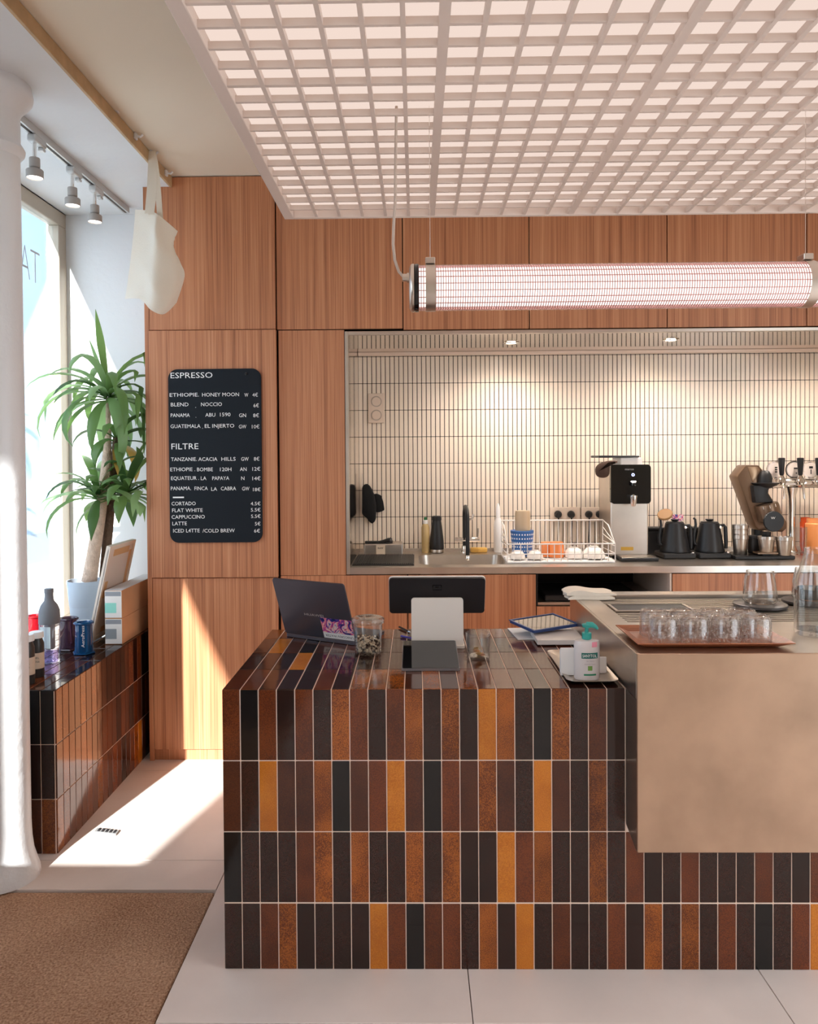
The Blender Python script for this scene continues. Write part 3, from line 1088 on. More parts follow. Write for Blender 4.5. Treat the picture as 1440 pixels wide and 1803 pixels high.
for px, py, lab in ((64, 243, 'grey track spotlight nearest the white column'), (130, 300, 'grey track spotlight in the middle of the three'), (169, 338, 'grey track spotlight nearest the niche wall')):
    p = W(px, py, x=xt)
    loc = Vector((xt, p.y, zt))
    if first is None:
        s_ = thing('track_spotlight', loc, lab, 'spotlight', 'spotlights on the window track')
        part('adapter', MB().bbox(-0.022, 0.022, -0.05, 0.06, -0.035, 0.0, 0.008, 2), TRK, s_)
        part('lever', MB().bbox(-0.010, 0.016, 0.03, 0.06, -0.05, -0.035, 0.003), TRK, s_)
        part('stem', MB().tube([(0, -0.02, -0.03), (0, -0.02, -0.105)], 0.009, 12), CHROME, s_, smooth=40)
        part('neck', MB().lathe([(0.023, -0.105), (0.024, -0.108), (0.024, -0.148), (0.022, -0.15), (0.018, -0.152), (0.018, -0.162)], 28, c=(0, -0.02, 0)), SPOTG, s_, smooth=40)
        part('head', MB().lathe([(0.018, -0.160), (0.036, -0.160), (0.038, -0.163), (0.038, -0.196), (0.036, -0.198), (0.034, -0.195), (0.034, -0.185)], 32, c=(0, -0.02, 0), cap1=False), SPOTG, s_, smooth=40)
        part('bulb', MB().lathe([(0.034, -0.193), (0.0, -0.195)], 24, c=(0, -0.02, 0), cap0=False, cap1=False), SPG, s_)
        first = s_
    else:
        s_ = dup(first, loc, lab)

# ------------------------------------------------------------------ things on the tiled counter
def Z_at(p, n):
    return Vector(p) + Vector(n)


def basis(o, ex, ey, ez):
    return Matrix(((ex[0], ey[0], ez[0], o[0]), (ex[1], ey[1], ez[1], o[1]), (ex[2], ey[2], ez[2], o[2]), (0, 0, 0, 1)))


# laptop, lid towards the camera side
bl, br_ = W(503, 1121, z=ZT), W(627, 1137.5, z=ZT)
ex = (br_ - bl)
wl_ = ex.length
ex.normalize()
# lid tip: on the ray of its top left corner, one lid height away from the hinge corner
def proj(P):
    d = P - CAM
    return CX + FPX * d.dot(rt) / d.dot(fw), CY - FPX * d.dot(up) / d.dot(fw)


nh = Vector((ex.y, -ex.x, 0)).normalized()
if nh.y > 0:
    nh = -nh
best = None
for i in range(0, 56, 2):
    for j in range(20, 29):
        e_ = Vector((0, 0, math.cos(R(i)))) + nh * math.sin(R(i))
        h_ = j * 0.01
        pa, pb_ = proj(bl + e_ * h_), proj(bl + ex * wl_ + e_ * h_)
        er = (pa[0] - 472) ** 2 + (pa[1] - 1026) ** 2 + (pb_[0] - 611) ** 2 + (pb_[1] - 1037) ** 2
        if best is None or er < best[0]:
            best = (er, e_, h_)
ey, hl_ = best[1].normalized(), best[2]
ez = ex.cross(ey).normalized()
if ez.y > 0:
    ez = -ez
LAPM = plain('space_grey_aluminium', lin(104, 104, 116), 0.32, metal=0.7)
lap = thing('laptop', bl, 'open space grey laptop with lid turned to the camera and a colourful sticker on it', 'laptop')
o_ = bl + Vector((0, 0, 0.016))
lid = MB().prism(rrect(wl_, hl_, 0.012), o_, ex, ey, -ez * 0.007)
part('lid', lid, LAPM, lap, world=True)
bdir = Vector((0, 0, 1)).cross(ex).normalized()
if bdir.y < 0:
    bdir = -bdir
part('base', MB().prism(rrect(wl_, 0.24, 0.012), bl + Vector((0, 0, 0.002)), ex, bdir, Vector((0, 0, 0.013))), LAPM, lap, world=True)
part('screen', MB().prism(rrect(wl_ - 0.012, hl_ - 0.012, 0.006, 3, 0.006, 0.006), o_ - ez * 0.0072, ex, ey, -ez * 0.0006), BLACKG, lap, world=True)
part('keyboard', MB().prism(rrect(wl_ - 0.05, 0.10, 0.004, 3, 0.025, 0.03), bl + Vector((0, 0, 0.0152)), ex, bdir, Vector((0, 0, 0.0008))), BLACK, lap, world=True)
Ml = basis(o_ + ez * 0.0006, ex, ey, ez)
LOGOM = plain('silver_print', lin(206, 204, 206), 0.4)


def lidp(px, py):
    # point of the lid plane at a pixel, in lid coordinates
    d = W(px, py, y=3.0) - CAM
    t = (o_ - CAM).dot(ez) / d.dot(ez)
    q = CAM + d * t - o_
    return q.dot(ex), q.dot(ey)


a_, b_ = lidp(536, 1081), lidp(569, 1084)
text('logo_text', 'HUAWEI', Ml @ Matrix.Translation((a_[0], a_[1], 0)), w=(b_[0] - a_[0]), h=0.011, mat=LOGOM, parent=lap)
c0_, c1_, c2_ = lidp(563, 1087), lidp(620, 1090), lidp(574, 1130)
sw = min(c1_[0] - c0_[0], wl_ - c0_[0] - 0.002)
sh_ = c0_[1] - max(c2_[1], 0.004)
STK, N_, L_, P_ = newmat('swirl_sticker')
tcn = N_.new('ShaderNodeTexCoord')
ns_ = N_.new('ShaderNodeTexNoise'); ns_.inputs['Scale'].default_value = 24; ns_.inputs['Detail'].default_value = 4; ns_.inputs['Distortion'].default_value = 2.4
L_.new(tcn.outputs['Object'], ns_.inputs['Vector'])
crn = N_.new('ShaderNodeValToRGB')
el = crn.color_ramp.elements
el[0].position, el[0].color = 0.30, lin(24, 20, 70)
el[1].position, el[1].color = 0.72, lin(20, 24, 60)
for pos, c in ((0.40, (40, 70, 160)), (0.46, (210, 60, 150)), (0.52, (250, 170, 150)), (0.57, (250, 230, 230)), (0.63, (90, 60, 160))):
    q = el.new(pos); q.color = lin(*c)
L_.new(ns_.outputs['Fac'], crn.inputs[0]); L_.new(crn.outputs[0], P_.inputs['Base Color']); P_.inputs['Roughness'].default_value = 0.3
yb_ = c0_[1] - sh_
part('sticker', MB().prism([(c0_[0], yb_ + sh_ * 0.28), (c0_[0] + sw, yb_ + sh_ * 0.28), (c0_[0] + sw, yb_ + sh_), (c0_[0], yb_ + sh_)], o_ + ez * 0.0001, ex, ey, ez * 0.0005), STK, lap, world=True, label='colourful swirl picture sticker')
part('sticker_band', MB().prism([(c0_[0], yb_), (c0_[0] + sw, yb_), (c0_[0] + sw, yb_ + sh_ * 0.28), (c0_[0], yb_ + sh_ * 0.28)], o_ + ez * 0.0001, ex, ey, ez * 0.0005), PAPER, lap, world=True)
# the words stand upside down on the band
Mt = Ml @ Matrix.Translation((c0_[0] + sw * 0.96, yb_ + sh_ * 0.14, 0.0003)) @ Matrix.Rotation(math.pi, 4, 'Z')
text('sticker_text', 'UNICORN WATER', Mt, w=sw * 0.9, h=sh_ * 0.11, mat=plain('dark_print', lin(60, 60, 70), 0.6), parent=lap)

# lidded glass jar with beans
CLEARJ = glassmat('jar_glass', (0.97, 0.97, 0.965, 1), 1.3, pwr=3.0)
pj = W(648, 1151, z=ZT)
dj = 52 * pj.y / FPX
r0 = dj / 2
jar = thing('glass_jar', (pj.x, pj.y, ZT), 'squat glass preserving jar with lid holding pale beans beside the laptop', 'jar')
hj = (W(648, 1086, y=pj.y).z - ZT)
part('body', MB().lathe([(0.0, 0.004), (r0 * 0.80, 0.002), (r0 * 0.88, 0.008), (r0 * 0.94, hj * 0.5), (r0 * 1.0, hj * 0.80), (r0 * 1.0, hj * 0.83), (r0 * 0.96, hj * 0.83), (r0 * 0.90, hj * 0.5), (r0 * 0.84, 0.012), (0.0, 0.010)], 36, cap0=False, cap1=False), CLEARJ, jar, smooth=50)
part('lid', MB().lathe([(0.0, hj * 0.90), (r0 * 0.8, hj * 0.90), (r0 * 1.10, hj * 0.845), (r0 * 1.13, hj * 0.87), (r0 * 1.12, hj * 0.95), (r0 * 1.04, hj * 0.985), (r0 * 0.9, hj), (0.0, hj)], 36, cap0=False, cap1=False), glassmat('lid_glass', (0.86, 0.85, 0.82, 1), 1.6, frost=0.3, frostcol=lin(230, 226, 220)), jar, smooth=50)
part('emblem', MB().tube([(0.020 * math.cos(R(t)) * 0.9, -r0 * 0.955 + 0.004 * abs(math.cos(R(t))), hj * 0.48 + 0.013 * math.sin(R(t))) for t in range(0, 360, 20)], 0.0012, 6, closed=True), CLEARJ, jar, smooth=60)
bn = MB()
rnd = random.Random(3)
for i in range(330):
    a_ = rnd.random() * 6.283
    rr = r0 * 0.82 * math.sqrt(rnd.random())
    zz = 0.016 + rnd.random() * hj * 0.34
    rr = min(rr, r0 * 0.8)
    ax = Vector((rnd.uniform(-1, 1), rnd.uniform(-1, 1), rnd.uniform(-1, 1))).normalized() * 0.0055
    bn.lathe([(0.0012, -0.0052), (0.0035, -0.003), (0.0042, 0), (0.0035, 0.003), (0.0012, 0.0052)], 6, mi=0 if rnd.random() < 0.72 else 1)
    M_ = Matrix.Translation((rr * math.cos(a_), rr * math.sin(a_), zz)) @ Vector((0, 0, 1)).rotation_difference(ax.normalized()).to_matrix().to_4x4()
    for k in range(len(bn.v) - 30, len(bn.v)):
        bn.v[k] = tuple(M_ @ Vector(bn.v[k]))
part('beans', bn, [plain('pale_bean', lin(226, 204, 176), 0.6), plain('dark_bean', lin(70, 46, 34), 0.5)], jar, smooth=70, kind='stuff')

# point of sale terminal: black screen seen from behind on a white stand
WST = plain('white_stand', lin(232, 224, 216), 0.35)
ysc = 3.22
pos_ = thing('register_terminal', W(770, 1138, y=3.08) * 1.0, 'black point of sale screen on a white stand seen from behind on the tiled counter', 'register')
ROOT[pos_.name] = Vector(pos_.location)
t0, t1, t2, t3 = W(686, 1019, y=ysc - 0.06), W(853, 1019, y=ysc - 0.06), W(853, 1080, y=ysc), W(686, 1080, y=ysc)
exs = Vector((1, 0, 0))
eys = Vector((0, t0.y - t3.y, t0.z - t3.z))
hs_ = eys.length
eys.normalize()
nzs = exs.cross(eys)           # towards the camera side
wsc = 167 * ysc / FPX
osc = Vector((t3.x, t3.y, t3.z))
part('screen_back', MB().prism(rrect(wsc, hs_, 0.014), osc, exs, eys, -nzs * 0.010), plain('dark_screen_back', lin(40, 38, 40), 0.4), pos_, world=True)
part('screen_rim', MB().prism(rrect(wsc + 0.004, hs_ + 0.004, 0.016, 5, -0.002, -0.002), osc - nzs * 0.0101, exs, eys, -nzs * 0.010), WST, pos_, world=True)
part('screen_glass', MB().prism(rrect(wsc - 0.004, hs_ - 0.004, 0.012, 5, 0.002, 0.002), osc - nzs * 0.0202, exs, eys, -nzs * 0.002), BLACKG, pos_, world=True)
lg = MB()
cxl, cyl = wsc * 0.5, hs_ * 0.74
for a0, a1, b0, b1 in ((-0.019, 0.019, 0.010, 0.0125), (-0.019, 0.019, -0.0125, -0.010), (-0.019, -0.0165, -0.010, 0.010), (0.0165, 0.019, -0.010, 0.010), (-0.007, 0.007, -0.004, 0.004)):
    lg.prism([(cxl + a0, cyl + b0), (cxl + a1, cyl + b0), (cxl + a1, cyl + b1), (cxl + a0, cyl + b1)], osc + nzs * 0.0001, exs, eys, nzs * 0.0006)
part('logo_mark', lg, BLACKG, pos_, world=True)
s0, s1 = W(724, 1051, y=3.17), W(816, 1140, y=3.14)
wst = s1.x - s0.x
stm = MB().prism(rrect(wst, s0.z - ZT - 0.006, 0.012), (s0.x, 3.135, ZT + 0.006), (1, 0, 0), Vector((0, 0.045, 1)).normalized(), (0, 0.012, 0))
part('stand', stm, WST, pos_, world=True)
part('stand_arm', MB().bbox(s0.x + 0.03, s1.x - 0.03, 3.185, ysc + 0.03, s0.z - 0.06, s0.z - 0.025, 0.006), WST, pos_, world=True)
part('stand_foot', MB().prism(rrect(wst + 0.006, 0.20, 0.014), (s0.x - 0.001, 3.12, ZT + 0.0005), (1, 0, 0), (0, 1, 0), (0, 0, 0.010)), WST, pos_, world=True)
# customer display lying in front
c0, c1 = W(707, 1182, z=ZT), W(810, 1182, z=ZT)
cb = W(716, 1132, z=ZT + 0.030)
cdsp = thing('customer_display', (0.5 * (c0.x + c1.x), c0.y, ZT), 'small black payment tablet lying tilted in front of the white stand', 'tablet')
yy = Vector((0, cb.y - c0.y, 0.030))
Ly = yy.length
yy.normalize()
nn = Vector((1, 0, 0)).cross(yy)
part('body', MB().prism(rrect(c1.x - c0.x, Ly, 0.010), Vector((c0.x, c0.y, ZT + 0.001)), (1, 0, 0), yy, nn * 0.009), plain('grey_aluminium_edge', lin(150, 146, 148), 0.35, metal=0.6), cdsp, world=True)
part('glass', MB().prism(rrect(c1.x - c0.x - 0.006, Ly - 0.006, 0.008, 5, 0.003, 0.003), Vector((c0.x, c0.y, ZT + 0.001)) + nn * 0.0091, (1, 0, 0), yy, nn * 0.0008), BLACKG, cdsp, world=True)
part('foot', MB().bbox(c0.x + 0.03, c1.x - 0.03, cb.y - 0.05, cb.y - 0.02, ZT + 0.0005, ZT + 0.018, 0.002), CHAR, cdsp, world=True)
# pens beside the stand
for (a, b, mt, lab) in (((703, 1104), (724, 1114), BLACK, 'black pen lying behind the white terminal stand'), ((706, 1120), (726, 1124), plain('violet_plastic', lin(84, 70, 170), 0.4), 'violet pen lying behind the white terminal stand')):
    p, q = W(*a, z=ZT + 0.006), W(*b, z=ZT + 0.006)
    q = p + (q - p).normalized() * 0.12
    pen = thing('pen', p, lab, 'pen', 'pens by the terminal')
    part('barrel', MB().tube([p, p + (q - p) * 0.82], 0.0048, 10), mt, pen, smooth=40, world=True)
    part('tip', MB().tube([p + (q - p) * 0.82, p + (q - p) * 0.93, q], [0.0045, 0.003, 0.0008], 10), CHROME, pen, smooth=40, world=True)

# tip glass with coins
pg = W(842, 1160, z=ZT)
rg = 22.0 * pg.y / FPX
hg = W(842, 1113, y=pg.y).z - ZT
tip = thing('tip_glass', (pg.x, pg.y, ZT), 'clear glass tumbler with a few coins in the bottom beside the terminal', 'glass')
part('body', MB().lathe([(0.0, 0.0), (rg * 0.84, 0.0), (rg * 0.9, 0.005), (rg, hg), (rg * 0.94, hg), (rg * 0.84, 0.014), (0.0, 0.012)], 36, cap0=False, cap1=False), CLEARJ, tip, smooth=50)
COIN = [plain('brass_coin', (0.72, 0.50, 0.22, 1), 0.3, metal=1.0), plain('copper_coin', (0.55, 0.28, 0.16, 1), 0.35, metal=1.0)]
for i in range(11):
    a_ = rnd.random() * 6.28
    rr = rnd.random() * rg * 0.42
    cm = MB().lathe([(0.0095, -0.001), (0.0102, 0), (0.0095, 0.001)], 18)
    cm.xform(Matrix.Translation((pg.x + rr * math.cos(a_), pg.y + rr * math.sin(a_), ZT + 0.0155 + 0.0021 * i)) @ Matrix.Rotation(rnd.uniform(-0.12, 0.12), 4, 'X') @ Matrix.Rotation(rnd.uniform(-0.12, 0.12), 4, 'Y'))
    solo('coin', cm, COIN[i % 2], ('small yellow brass coin lying in the tip glass', 'small brown copper coin lying in the tip glass')[i % 2], 'coin', group='coins in the tip glass', smooth=40, loc=(pg.x, pg.y, ZT + 0.0155 + 0.0021 * i))

# papers, flat box, and a tablet in a blue case
pc = [W(905, 1118, z=ZT), W(945, 1128, z=ZT)]
m = MB().prism([(0, 0), (0.30, 0.02), (0.28, 0.23), (-0.02, 0.21)], (W(912, 1127, z=ZT).x, W(912, 1127, z=ZT).y, ZT + 0.0006), (1, 0, 0), (0, 1, 0), (0, 0, 0.004))
solo('paper_stack', m, PAPER, 'thin stack of white papers under the blue tablet case', 'paper', loc=W(950, 1115, z=ZT))
q0 = W(946, 1136, z=ZT + 0.0046)
m = MB().bbox(q0.x, XB - 0.006, q0.y, q0.y + 0.19, ZT + 0.005, ZT + 0.026, 0.002)
solo('flat_white_box', m, plain('clear_tray_plastic', lin(232, 226, 220), 0.2), 'flat pale plastic box lying on the papers beside the steel unit', 'box', loc=(q0.x + 0.1, q0.y + 0.1, ZT + 0.0046))
f0, f1, f2 = W(884, 1094, z=ZT + 0.046), W(940, 1117, z=ZT + 0.031), W(1020, 1104, z=ZT + 0.036)
exf = (f2 - f1)
wf_ = 0.245
exf.normalize()
eyf = (f0 - f1)
eyf = (eyf - exf * eyf.dot(exf)).normalized()
nf = exf.cross(eyf).normalized()
if nf.z < 0:
    nf = -nf
tb = thing('tablet_in_case', f1, 'glossy tablet in a blue protective case resting on papers and a flat box', 'tablet')
BLUEC = plain('blue_case', lin(38, 66, 122), 0.45)
zoff = Vector((0, 0, 0.004))
m = MB().prism(rrect(wf_, 0.185, 0.012), f1 + zoff, exf, eyf, nf * 0.008)
part('case', m, BLUEC, tb, world=True)
m = MB()
for x0, x1, y0, y1 in ((0, wf_, 0, 0.008), (0, wf_, 0.177, 0.185), (0, 0.008, 0.008, 0.177), (wf_ - 0.008, wf_, 0.008, 0.177)):
    m.prism([(x0, y0), (x1, y0), (x1, y1), (x0, y1)], f1 + zoff + nf * 0.008, exf, eyf, nf * 0.004)
part('case_rim', m, BLUEC, tb, world=True)
part('glass', MB().prism([(0.008, 0.008), (wf_ - 0.008, 0.008), (wf_ - 0.008, 0.177), (0.008, 0.177)], f1 + zoff + nf * 0.0082, exf, eyf, nf * 0.001), plain('mirror_black_glass', lin(40, 36, 36), 0.02, spec=1.0, coat=1.0), tb, world=True)

# steel tray with napkins and the hand gel bottle
ty = thing('steel_tray', W(1040, 1190, z=ZT), 'small steel tray holding napkins and the hand gel at the counter corner', 'tray')
a0 = W(1003, 1198, z=ZT + 0.012)
x0, x1 = a0.x - 0.01, XB - 0.006
y0, y1 = W(1040, 1200, z=ZT + 0.012).y, W(1040, 1150, z=ZT + 0.012).y + 0.05
w_, h_ = x1 - x0, y1 - y0
po = rrect(w_, h_, 0.03, 6, x0, y0)
pi = rrect(w_ - 0.05, h_ - 0.05, 0.02, 6, x0 + 0.025, y0 + 0.025)
n_ = len(po)
v = [(p[0], p[1], ZT + 0.014) for p in po] + [(p[0], p[1], ZT + 0.004) for p in pi] + [(p[0], p[1], ZT + 0.0125) for p in po] + [(p[0], p[1], ZT + 0.001) for p in pi]
f = []
for i in range(n_):
    j = (i + 1) % n_
    f += [(i, j, n_ + j, n_ + i), (2 * n_ + i, 3 * n_ + i, 3 * n_ + j, 2 * n_ + j), (i, 2 * n_ + i, 2 * n_ + j, j)]
f += [tuple(range(n_, 2 * n_)), tuple(range(3 * n_, 4 * n_))[::-1]]
part('body', MB().add(v, f), STEEL, ty, smooth=30, world=True)
ztb = ZT + 0.0045
# bottle
pb = W(1033, 1195, z=ztb)
GEL = plain('milky_clear_plastic', lin(236, 230, 230), 0.15, trans=0.25)
TEAL = plain('teal_plastic', lin(52, 158, 148), 0.35)
hb = W(1033, 1125, y=pb.y).z - ztb
bw = 22.5 * pb.y / FPX
bt = thing('hand_gel_bottle', (pb.x, pb.y, ztb), 'clear hand gel pump bottle with teal pump on the steel tray', 'bottle')
prof = [(0.0, 0.0), (bw * 0.92, 0.0), (bw, 0.006), (bw, hb * 0.9), (bw * 0.95, hb * 0.97), (bw * 0.4, hb), (0, hb)]
part('body', MB().lathe(prof, 36, cap0=False, cap1=False, sy=0.55), GEL, bt, smooth=45)
part('collar', MB().lathe([(0.013, hb - 0.001), (0.0165, hb + 0.002), (0.0165, hb + 0.022), (0.013, hb + 0.024)], 24), TEAL, bt, smooth=40)
zt2 = W(1033, 1098, y=pb.y).z - ztb
nzl = MB().lathe([(0.0065, hb + 0.024), (0.0065, zt2 - 0.012), (0.014, zt2 - 0.012), (0.017, zt2 - 0.003), (0.013, zt2), (0, zt2 + 0.001)], 20, cap1=False)
nzl.tube([(0.0, 0, zt2 - 0.005), (0.018, -0.006, zt2 - 0.003), (0.030, -0.010, zt2 - 0.010), (0.036, -0.012, zt2 - 0.017)], [0.012, 0.010, 0.007, 0.004], 12)
part('pump', nzl, TEAL, bt, smooth=45)
yl_ = pb.y - bw * 0.55 - 0.0006
LABM = plain('teal_label', lin(14, 104, 98), 0.5)


def lbl(px0, px1, py0, py1, mat, yo=0.0):
    a, b = W(px0, py0, y=yl_), W(px1, py1, y=yl_)
    # small curved label patches following the bottle front
    m = MB()
    n = 6
    xs_ = [a.x + (b.x - a.x) * i / n for i in range(n + 1)]
    fr = []
    for x in xs_:
        t = max(-0.99, min(0.99, (x - pb.x) / bw))
        fr.append(pb.y - bw * 0.55 * math.sqrt(1 - t * t) - 0.0007 - yo)
    vv = [(x, y, a.z) for x, y in zip(xs_, fr)] + [(x, y, b.z) for x, y in zip(xs_, fr)]
    m.add(vv, [(i, i + 1, n + 2 + i, n + 1 + i) for i in range(n)])
    part('label_patch', m, mat, bt, world=True)


lbl(1024, 1053, 1150, 1160, LABM)
lbl(1028, 1050, 1187, 1190, plain('green_label', lin(40, 130, 96), 0.5))
lbl(1042, 1052, 1131, 1140, plain('pink_label', lin(236, 150, 170), 0.5))
lbl(1035, 1043, 1173, 1181, plain('leaf_green', lin(120, 160, 80), 0.5))
p = W(1025.5, 1155, y=yl_ - 0.0012)
text('label_text', 'SANYTOL', frontM(p), w=0.049, h=0.010, mat=LETTER, parent=bt)
p = W(1032, 1164.5, y=yl_ - 0.0006)
GREYP = plain('grey_print', lin(160, 150, 156), 0.6)
text('label_text', 'GEL MAINS', frontM(p), w=0.028, h=0.0045, mat=GREYP, parent=bt)
p = W(1029, 1170, y=yl_ - 0.0006)
text('label_text', 'DESINFECTANT', frontM(p), w=0.038, h=0.0045, mat=GREYP, parent=bt)
# napkins
for dx0, lab, px, hh, ww, yo in ((0, 'upright white paper napkin stack left of the hand gel', 987, 1141, 24, 0.02), (1, 'low white paper napkin stack right of the hand gel', 1049, 1157, 19, 0.045)):
    q = W(px, 1186, z=ztb)
    yb0 = pb.y + yo - 0.012 + 0.03
    zt3 = W(px, hh, y=yb0).z
    xw0, xw1 = W(px, 1170, y=yb0).x, W(px + ww, 1170, y=yb0).x
    nt = thing('napkin_stack', (0.5 * (xw0 + xw1), yb0, ztb), lab, 'napkins', 'paper napkins on the steel tray')
    for k in range(6):
        part('napkin', MB().bbox(xw0 + 0.001 * k, xw1 + 0.0012 * k, yb0 + 0.008 * k, yb0 + 0.008 * k + 0.0065, ztb + 0.0005, zt3 - 0.003 * k, 0.0015), PAPER, nt, world=True)

# ------------------------------------------------------------------ things on the steel unit
# wooden tray
zt0 = ZB1
f_l, f_r = W(1123, 1133, z=zt0 + 0.022), W(1403, 1133, z=zt0 + 0.022)
ybk = W(1085, 1100, z=zt0 + 0.022).y
wt_ = thing('wooden_tray', (0.5 * (f_l.x + f_r.x), f_l.y, zt0), 'walnut serving tray carrying upturned tumblers on the steel unit', 'tray')
x0, x1, y0, y1 = f_l.x, f_r.x, f_l.y, ybk
v, f = [], []
rings = [(0, zt0 + 0.022), (0.034, zt0 + 0.006), (0.034, zt0 + 0.0062), (0.036, zt0 + 0.0005), (0.008, zt0 + 0.019), (0.0, zt0 + 0.019)]
for ins, z in ((0.0, zt0 + 0.0215), (0.036, zt0 + 0.0065), (0.040, zt0 + 0.0005), (0.0, zt0 + 0.0185)):
    v += [(x0 + ins, y0 + ins, z), (x1 - ins, y0 + ins, z), (x1 - ins, y1 - ins, z), (x0 + ins, y1 - ins, z)]
for i in range(4):
    j = (i + 1) % 4
    f += [(i, j, 4 + j, 4 + i), (8 + i, 8 + j, 12 + j, 12 + i), (12 + i, 12 + j, j, i)]
f += [(4, 5, 6, 7), (11, 10, 9, 8)]
part('body', MB().add(v, f), WOODH, wt_, world=True)
# eight upturned tumblers
FROST = glassmat('seeded_glass', (0.95, 0.94, 0.93, 1), 1.2, pwr=3.2, frost=0.30, frostcol=lin(240, 232, 226))
zg0 = zt0 + 0.0072
yf_, yk_ = y0 + 0.088, y0 + 0.188
tum = None
spots = [(1168, yf_, 'front row, first from the steel unit corner'), (1222, yf_, 'front row, second from the steel unit corner'), (1276, yf_, 'front row, third from the steel unit corner'), (1331, yf_, 'front row, last before the carafe'),
         (1151, yk_, 'back row, first from the folded cloth'), (1203, yk_, 'back row, second from the folded cloth'), (1255, yk_, 'back row, third from the folded cloth'), (1306, yk_, 'back row, last before the carafe')]
for px, yy, lab in spots:
    p = W(px, 1105, y=yy)
    lab = 'upturned seeded glass tumbler on the wooden tray, ' + lab
    loc = Vector((p.x, yy, zg0))
    if tum is None:
        rt_, ht = 0.0485, 0.088
        tum = thing('glass_tumbler', loc, lab, 'glass', 'tumblers on the wooden tray')
        part('wall', MB().lathe([(rt_ - 0.003, 0.0), (rt_, 0.0), (rt_ + 0.0005, 0.01), (rt_ - 0.001, ht - 0.012), (rt_ - 0.006, ht - 0.002), (rt_ - 0.012, ht), (rt_ - 0.014, ht - 0.004), (rt_ - 0.006, ht - 0.016), (rt_ - 0.003, 0.0)], 36, cap0=False, cap1=False), FROST, tum, smooth=50)
        part('base', MB().lathe([(rt_ - 0.014, ht - 0.003), (rt_ - 0.018, ht - 0.006), (0.010, ht - 0.009), (0, ht - 0.009)], 36, cap0=False, cap1=False), FROST, tum, smooth=50)
    else:
        dup(tum, loc, lab)
# folded cloth
cl0 = W(1000, 1053, z=ZB1)
ck = thing('folded_cloth', (cl0.x + 0.1, 3.44, ZB1), 'folded white cloth on the back corner of the steel unit', 'cloth')
for k, (px0, px1, pt, pbm) in enumerate(((995, 1076, 1046, 1056), (993, 1079, 1037, 1047))):
    a, b = W(px0, pbm, y=3.43), W(px1, pt, y=3.43)
    n = 14
    bm = bmesh.new()
    g_ = []
    z0 = ZB1 + 0.0005 + 0.017 * k
    for i in range(n + 1):
        row = []
        for j in range(9):
            u, t = i / n, j / 8
            x = a.x + (b.x - a.x) * u + 0.004 * math.sin(9 * t)
            y = 3.36 + 0.13 * t + 0.006 * math.sin(7 * u + k)
            z = z0 + 0.0165 + (0.008 * math.exp(-((u - 0.3) / 0.2) ** 2) - 0.006 * u if k else 0.0) - 0.010 * max(0, abs(u - 0.5) * 2 - 0.8) * 5
            row.append(bm.verts.new((x, y, max(z, z0 + 0.003))))
        g_.append(row)
    for i in range(n):
        for j in range(8):
            bm.faces.new((g_[i][j], g_[i + 1][j], g_[i + 1][j + 1], g_[i][j + 1]))
    ext = bmesh.ops.extrude_face_region(bm, geom=list(bm.faces))
    for vtx in [e for e in ext['geom'] if isinstance(e, bmesh.types.BMVert)]:
        vtx.co.z = z0
    part('fold', MB().addbm(bm), CANVAS, ck, smooth=60, world=True)
# scale discs and glass servers
DISC = plain('dark_disc', lin(70, 66, 64), 0.35)


def server(px, pyb, lab, rs):
    p = W(px, pyb, z=ZB1 + 0.012)
    ds = thing('round_heater', (p.x, p.y, ZB1 + 0.0004), 'round dark heater plate under the ' + ('glass server behind the tumblers' if px < 1380 else 'glass server behind the carafe'), 'heater', 'heater plates on the grille')
    part('plate', MB().lathe([(rs * 1.5, 0.0), (rs * 1.6, 0.004), (rs * 1.6, 0.013), (rs * 1.55, 0.0145), (0.0, 0.0145)], 40, cap1=False), DISC, ds, smooth=40)
    z0 = ZB1 + 0.0152
    hh = 2.02 * rs
    sv = thing('glass_server', (p.x, p.y, z0), lab, 'server', 'glass coffee servers')
    part('body', MB().lathe([(0, 0.001), (rs * 0.85, 0.001), (rs * 1.02, 0.012), (rs * 1.03, 0.022), (rs * 0.93, hh * 0.6), (rs * 0.80, hh), (rs * 0.77, hh), (rs * 0.90, hh * 0.6), (rs * 0.99, 0.022), (rs * 0.8, 0.006), (0, 0.006)], 36, cap0=False, cap1=False), CLEARJ, sv, smooth=50)
    part('handle', MB().tube([(-rs * 0.78, -0.02, hh * 0.93), (-rs * 1.08, -0.03, hh * 0.90), (-rs * 1.25, -0.035, hh * 0.62), (-rs * 0.98, -0.03, hh * 0.30)], 0.0055, 8), CLEARJ, sv, smooth=60)
    part('spout', MB().tube([(rs * 0.76, -0.01, hh - 0.014), (rs * 0.84, -0.012, hh - 0.004), (rs * 0.92, -0.014, hh + 0.001)], [0.010, 0.008, 0.004], 8), CLEARJ, sv, smooth=60)


server(1338, 1063, 'clear glass coffee server with handle standing behind the tumblers', 0.066)
server(1424, 1057, 'clear glass coffee server half hidden behind the water carafe', 0.066)
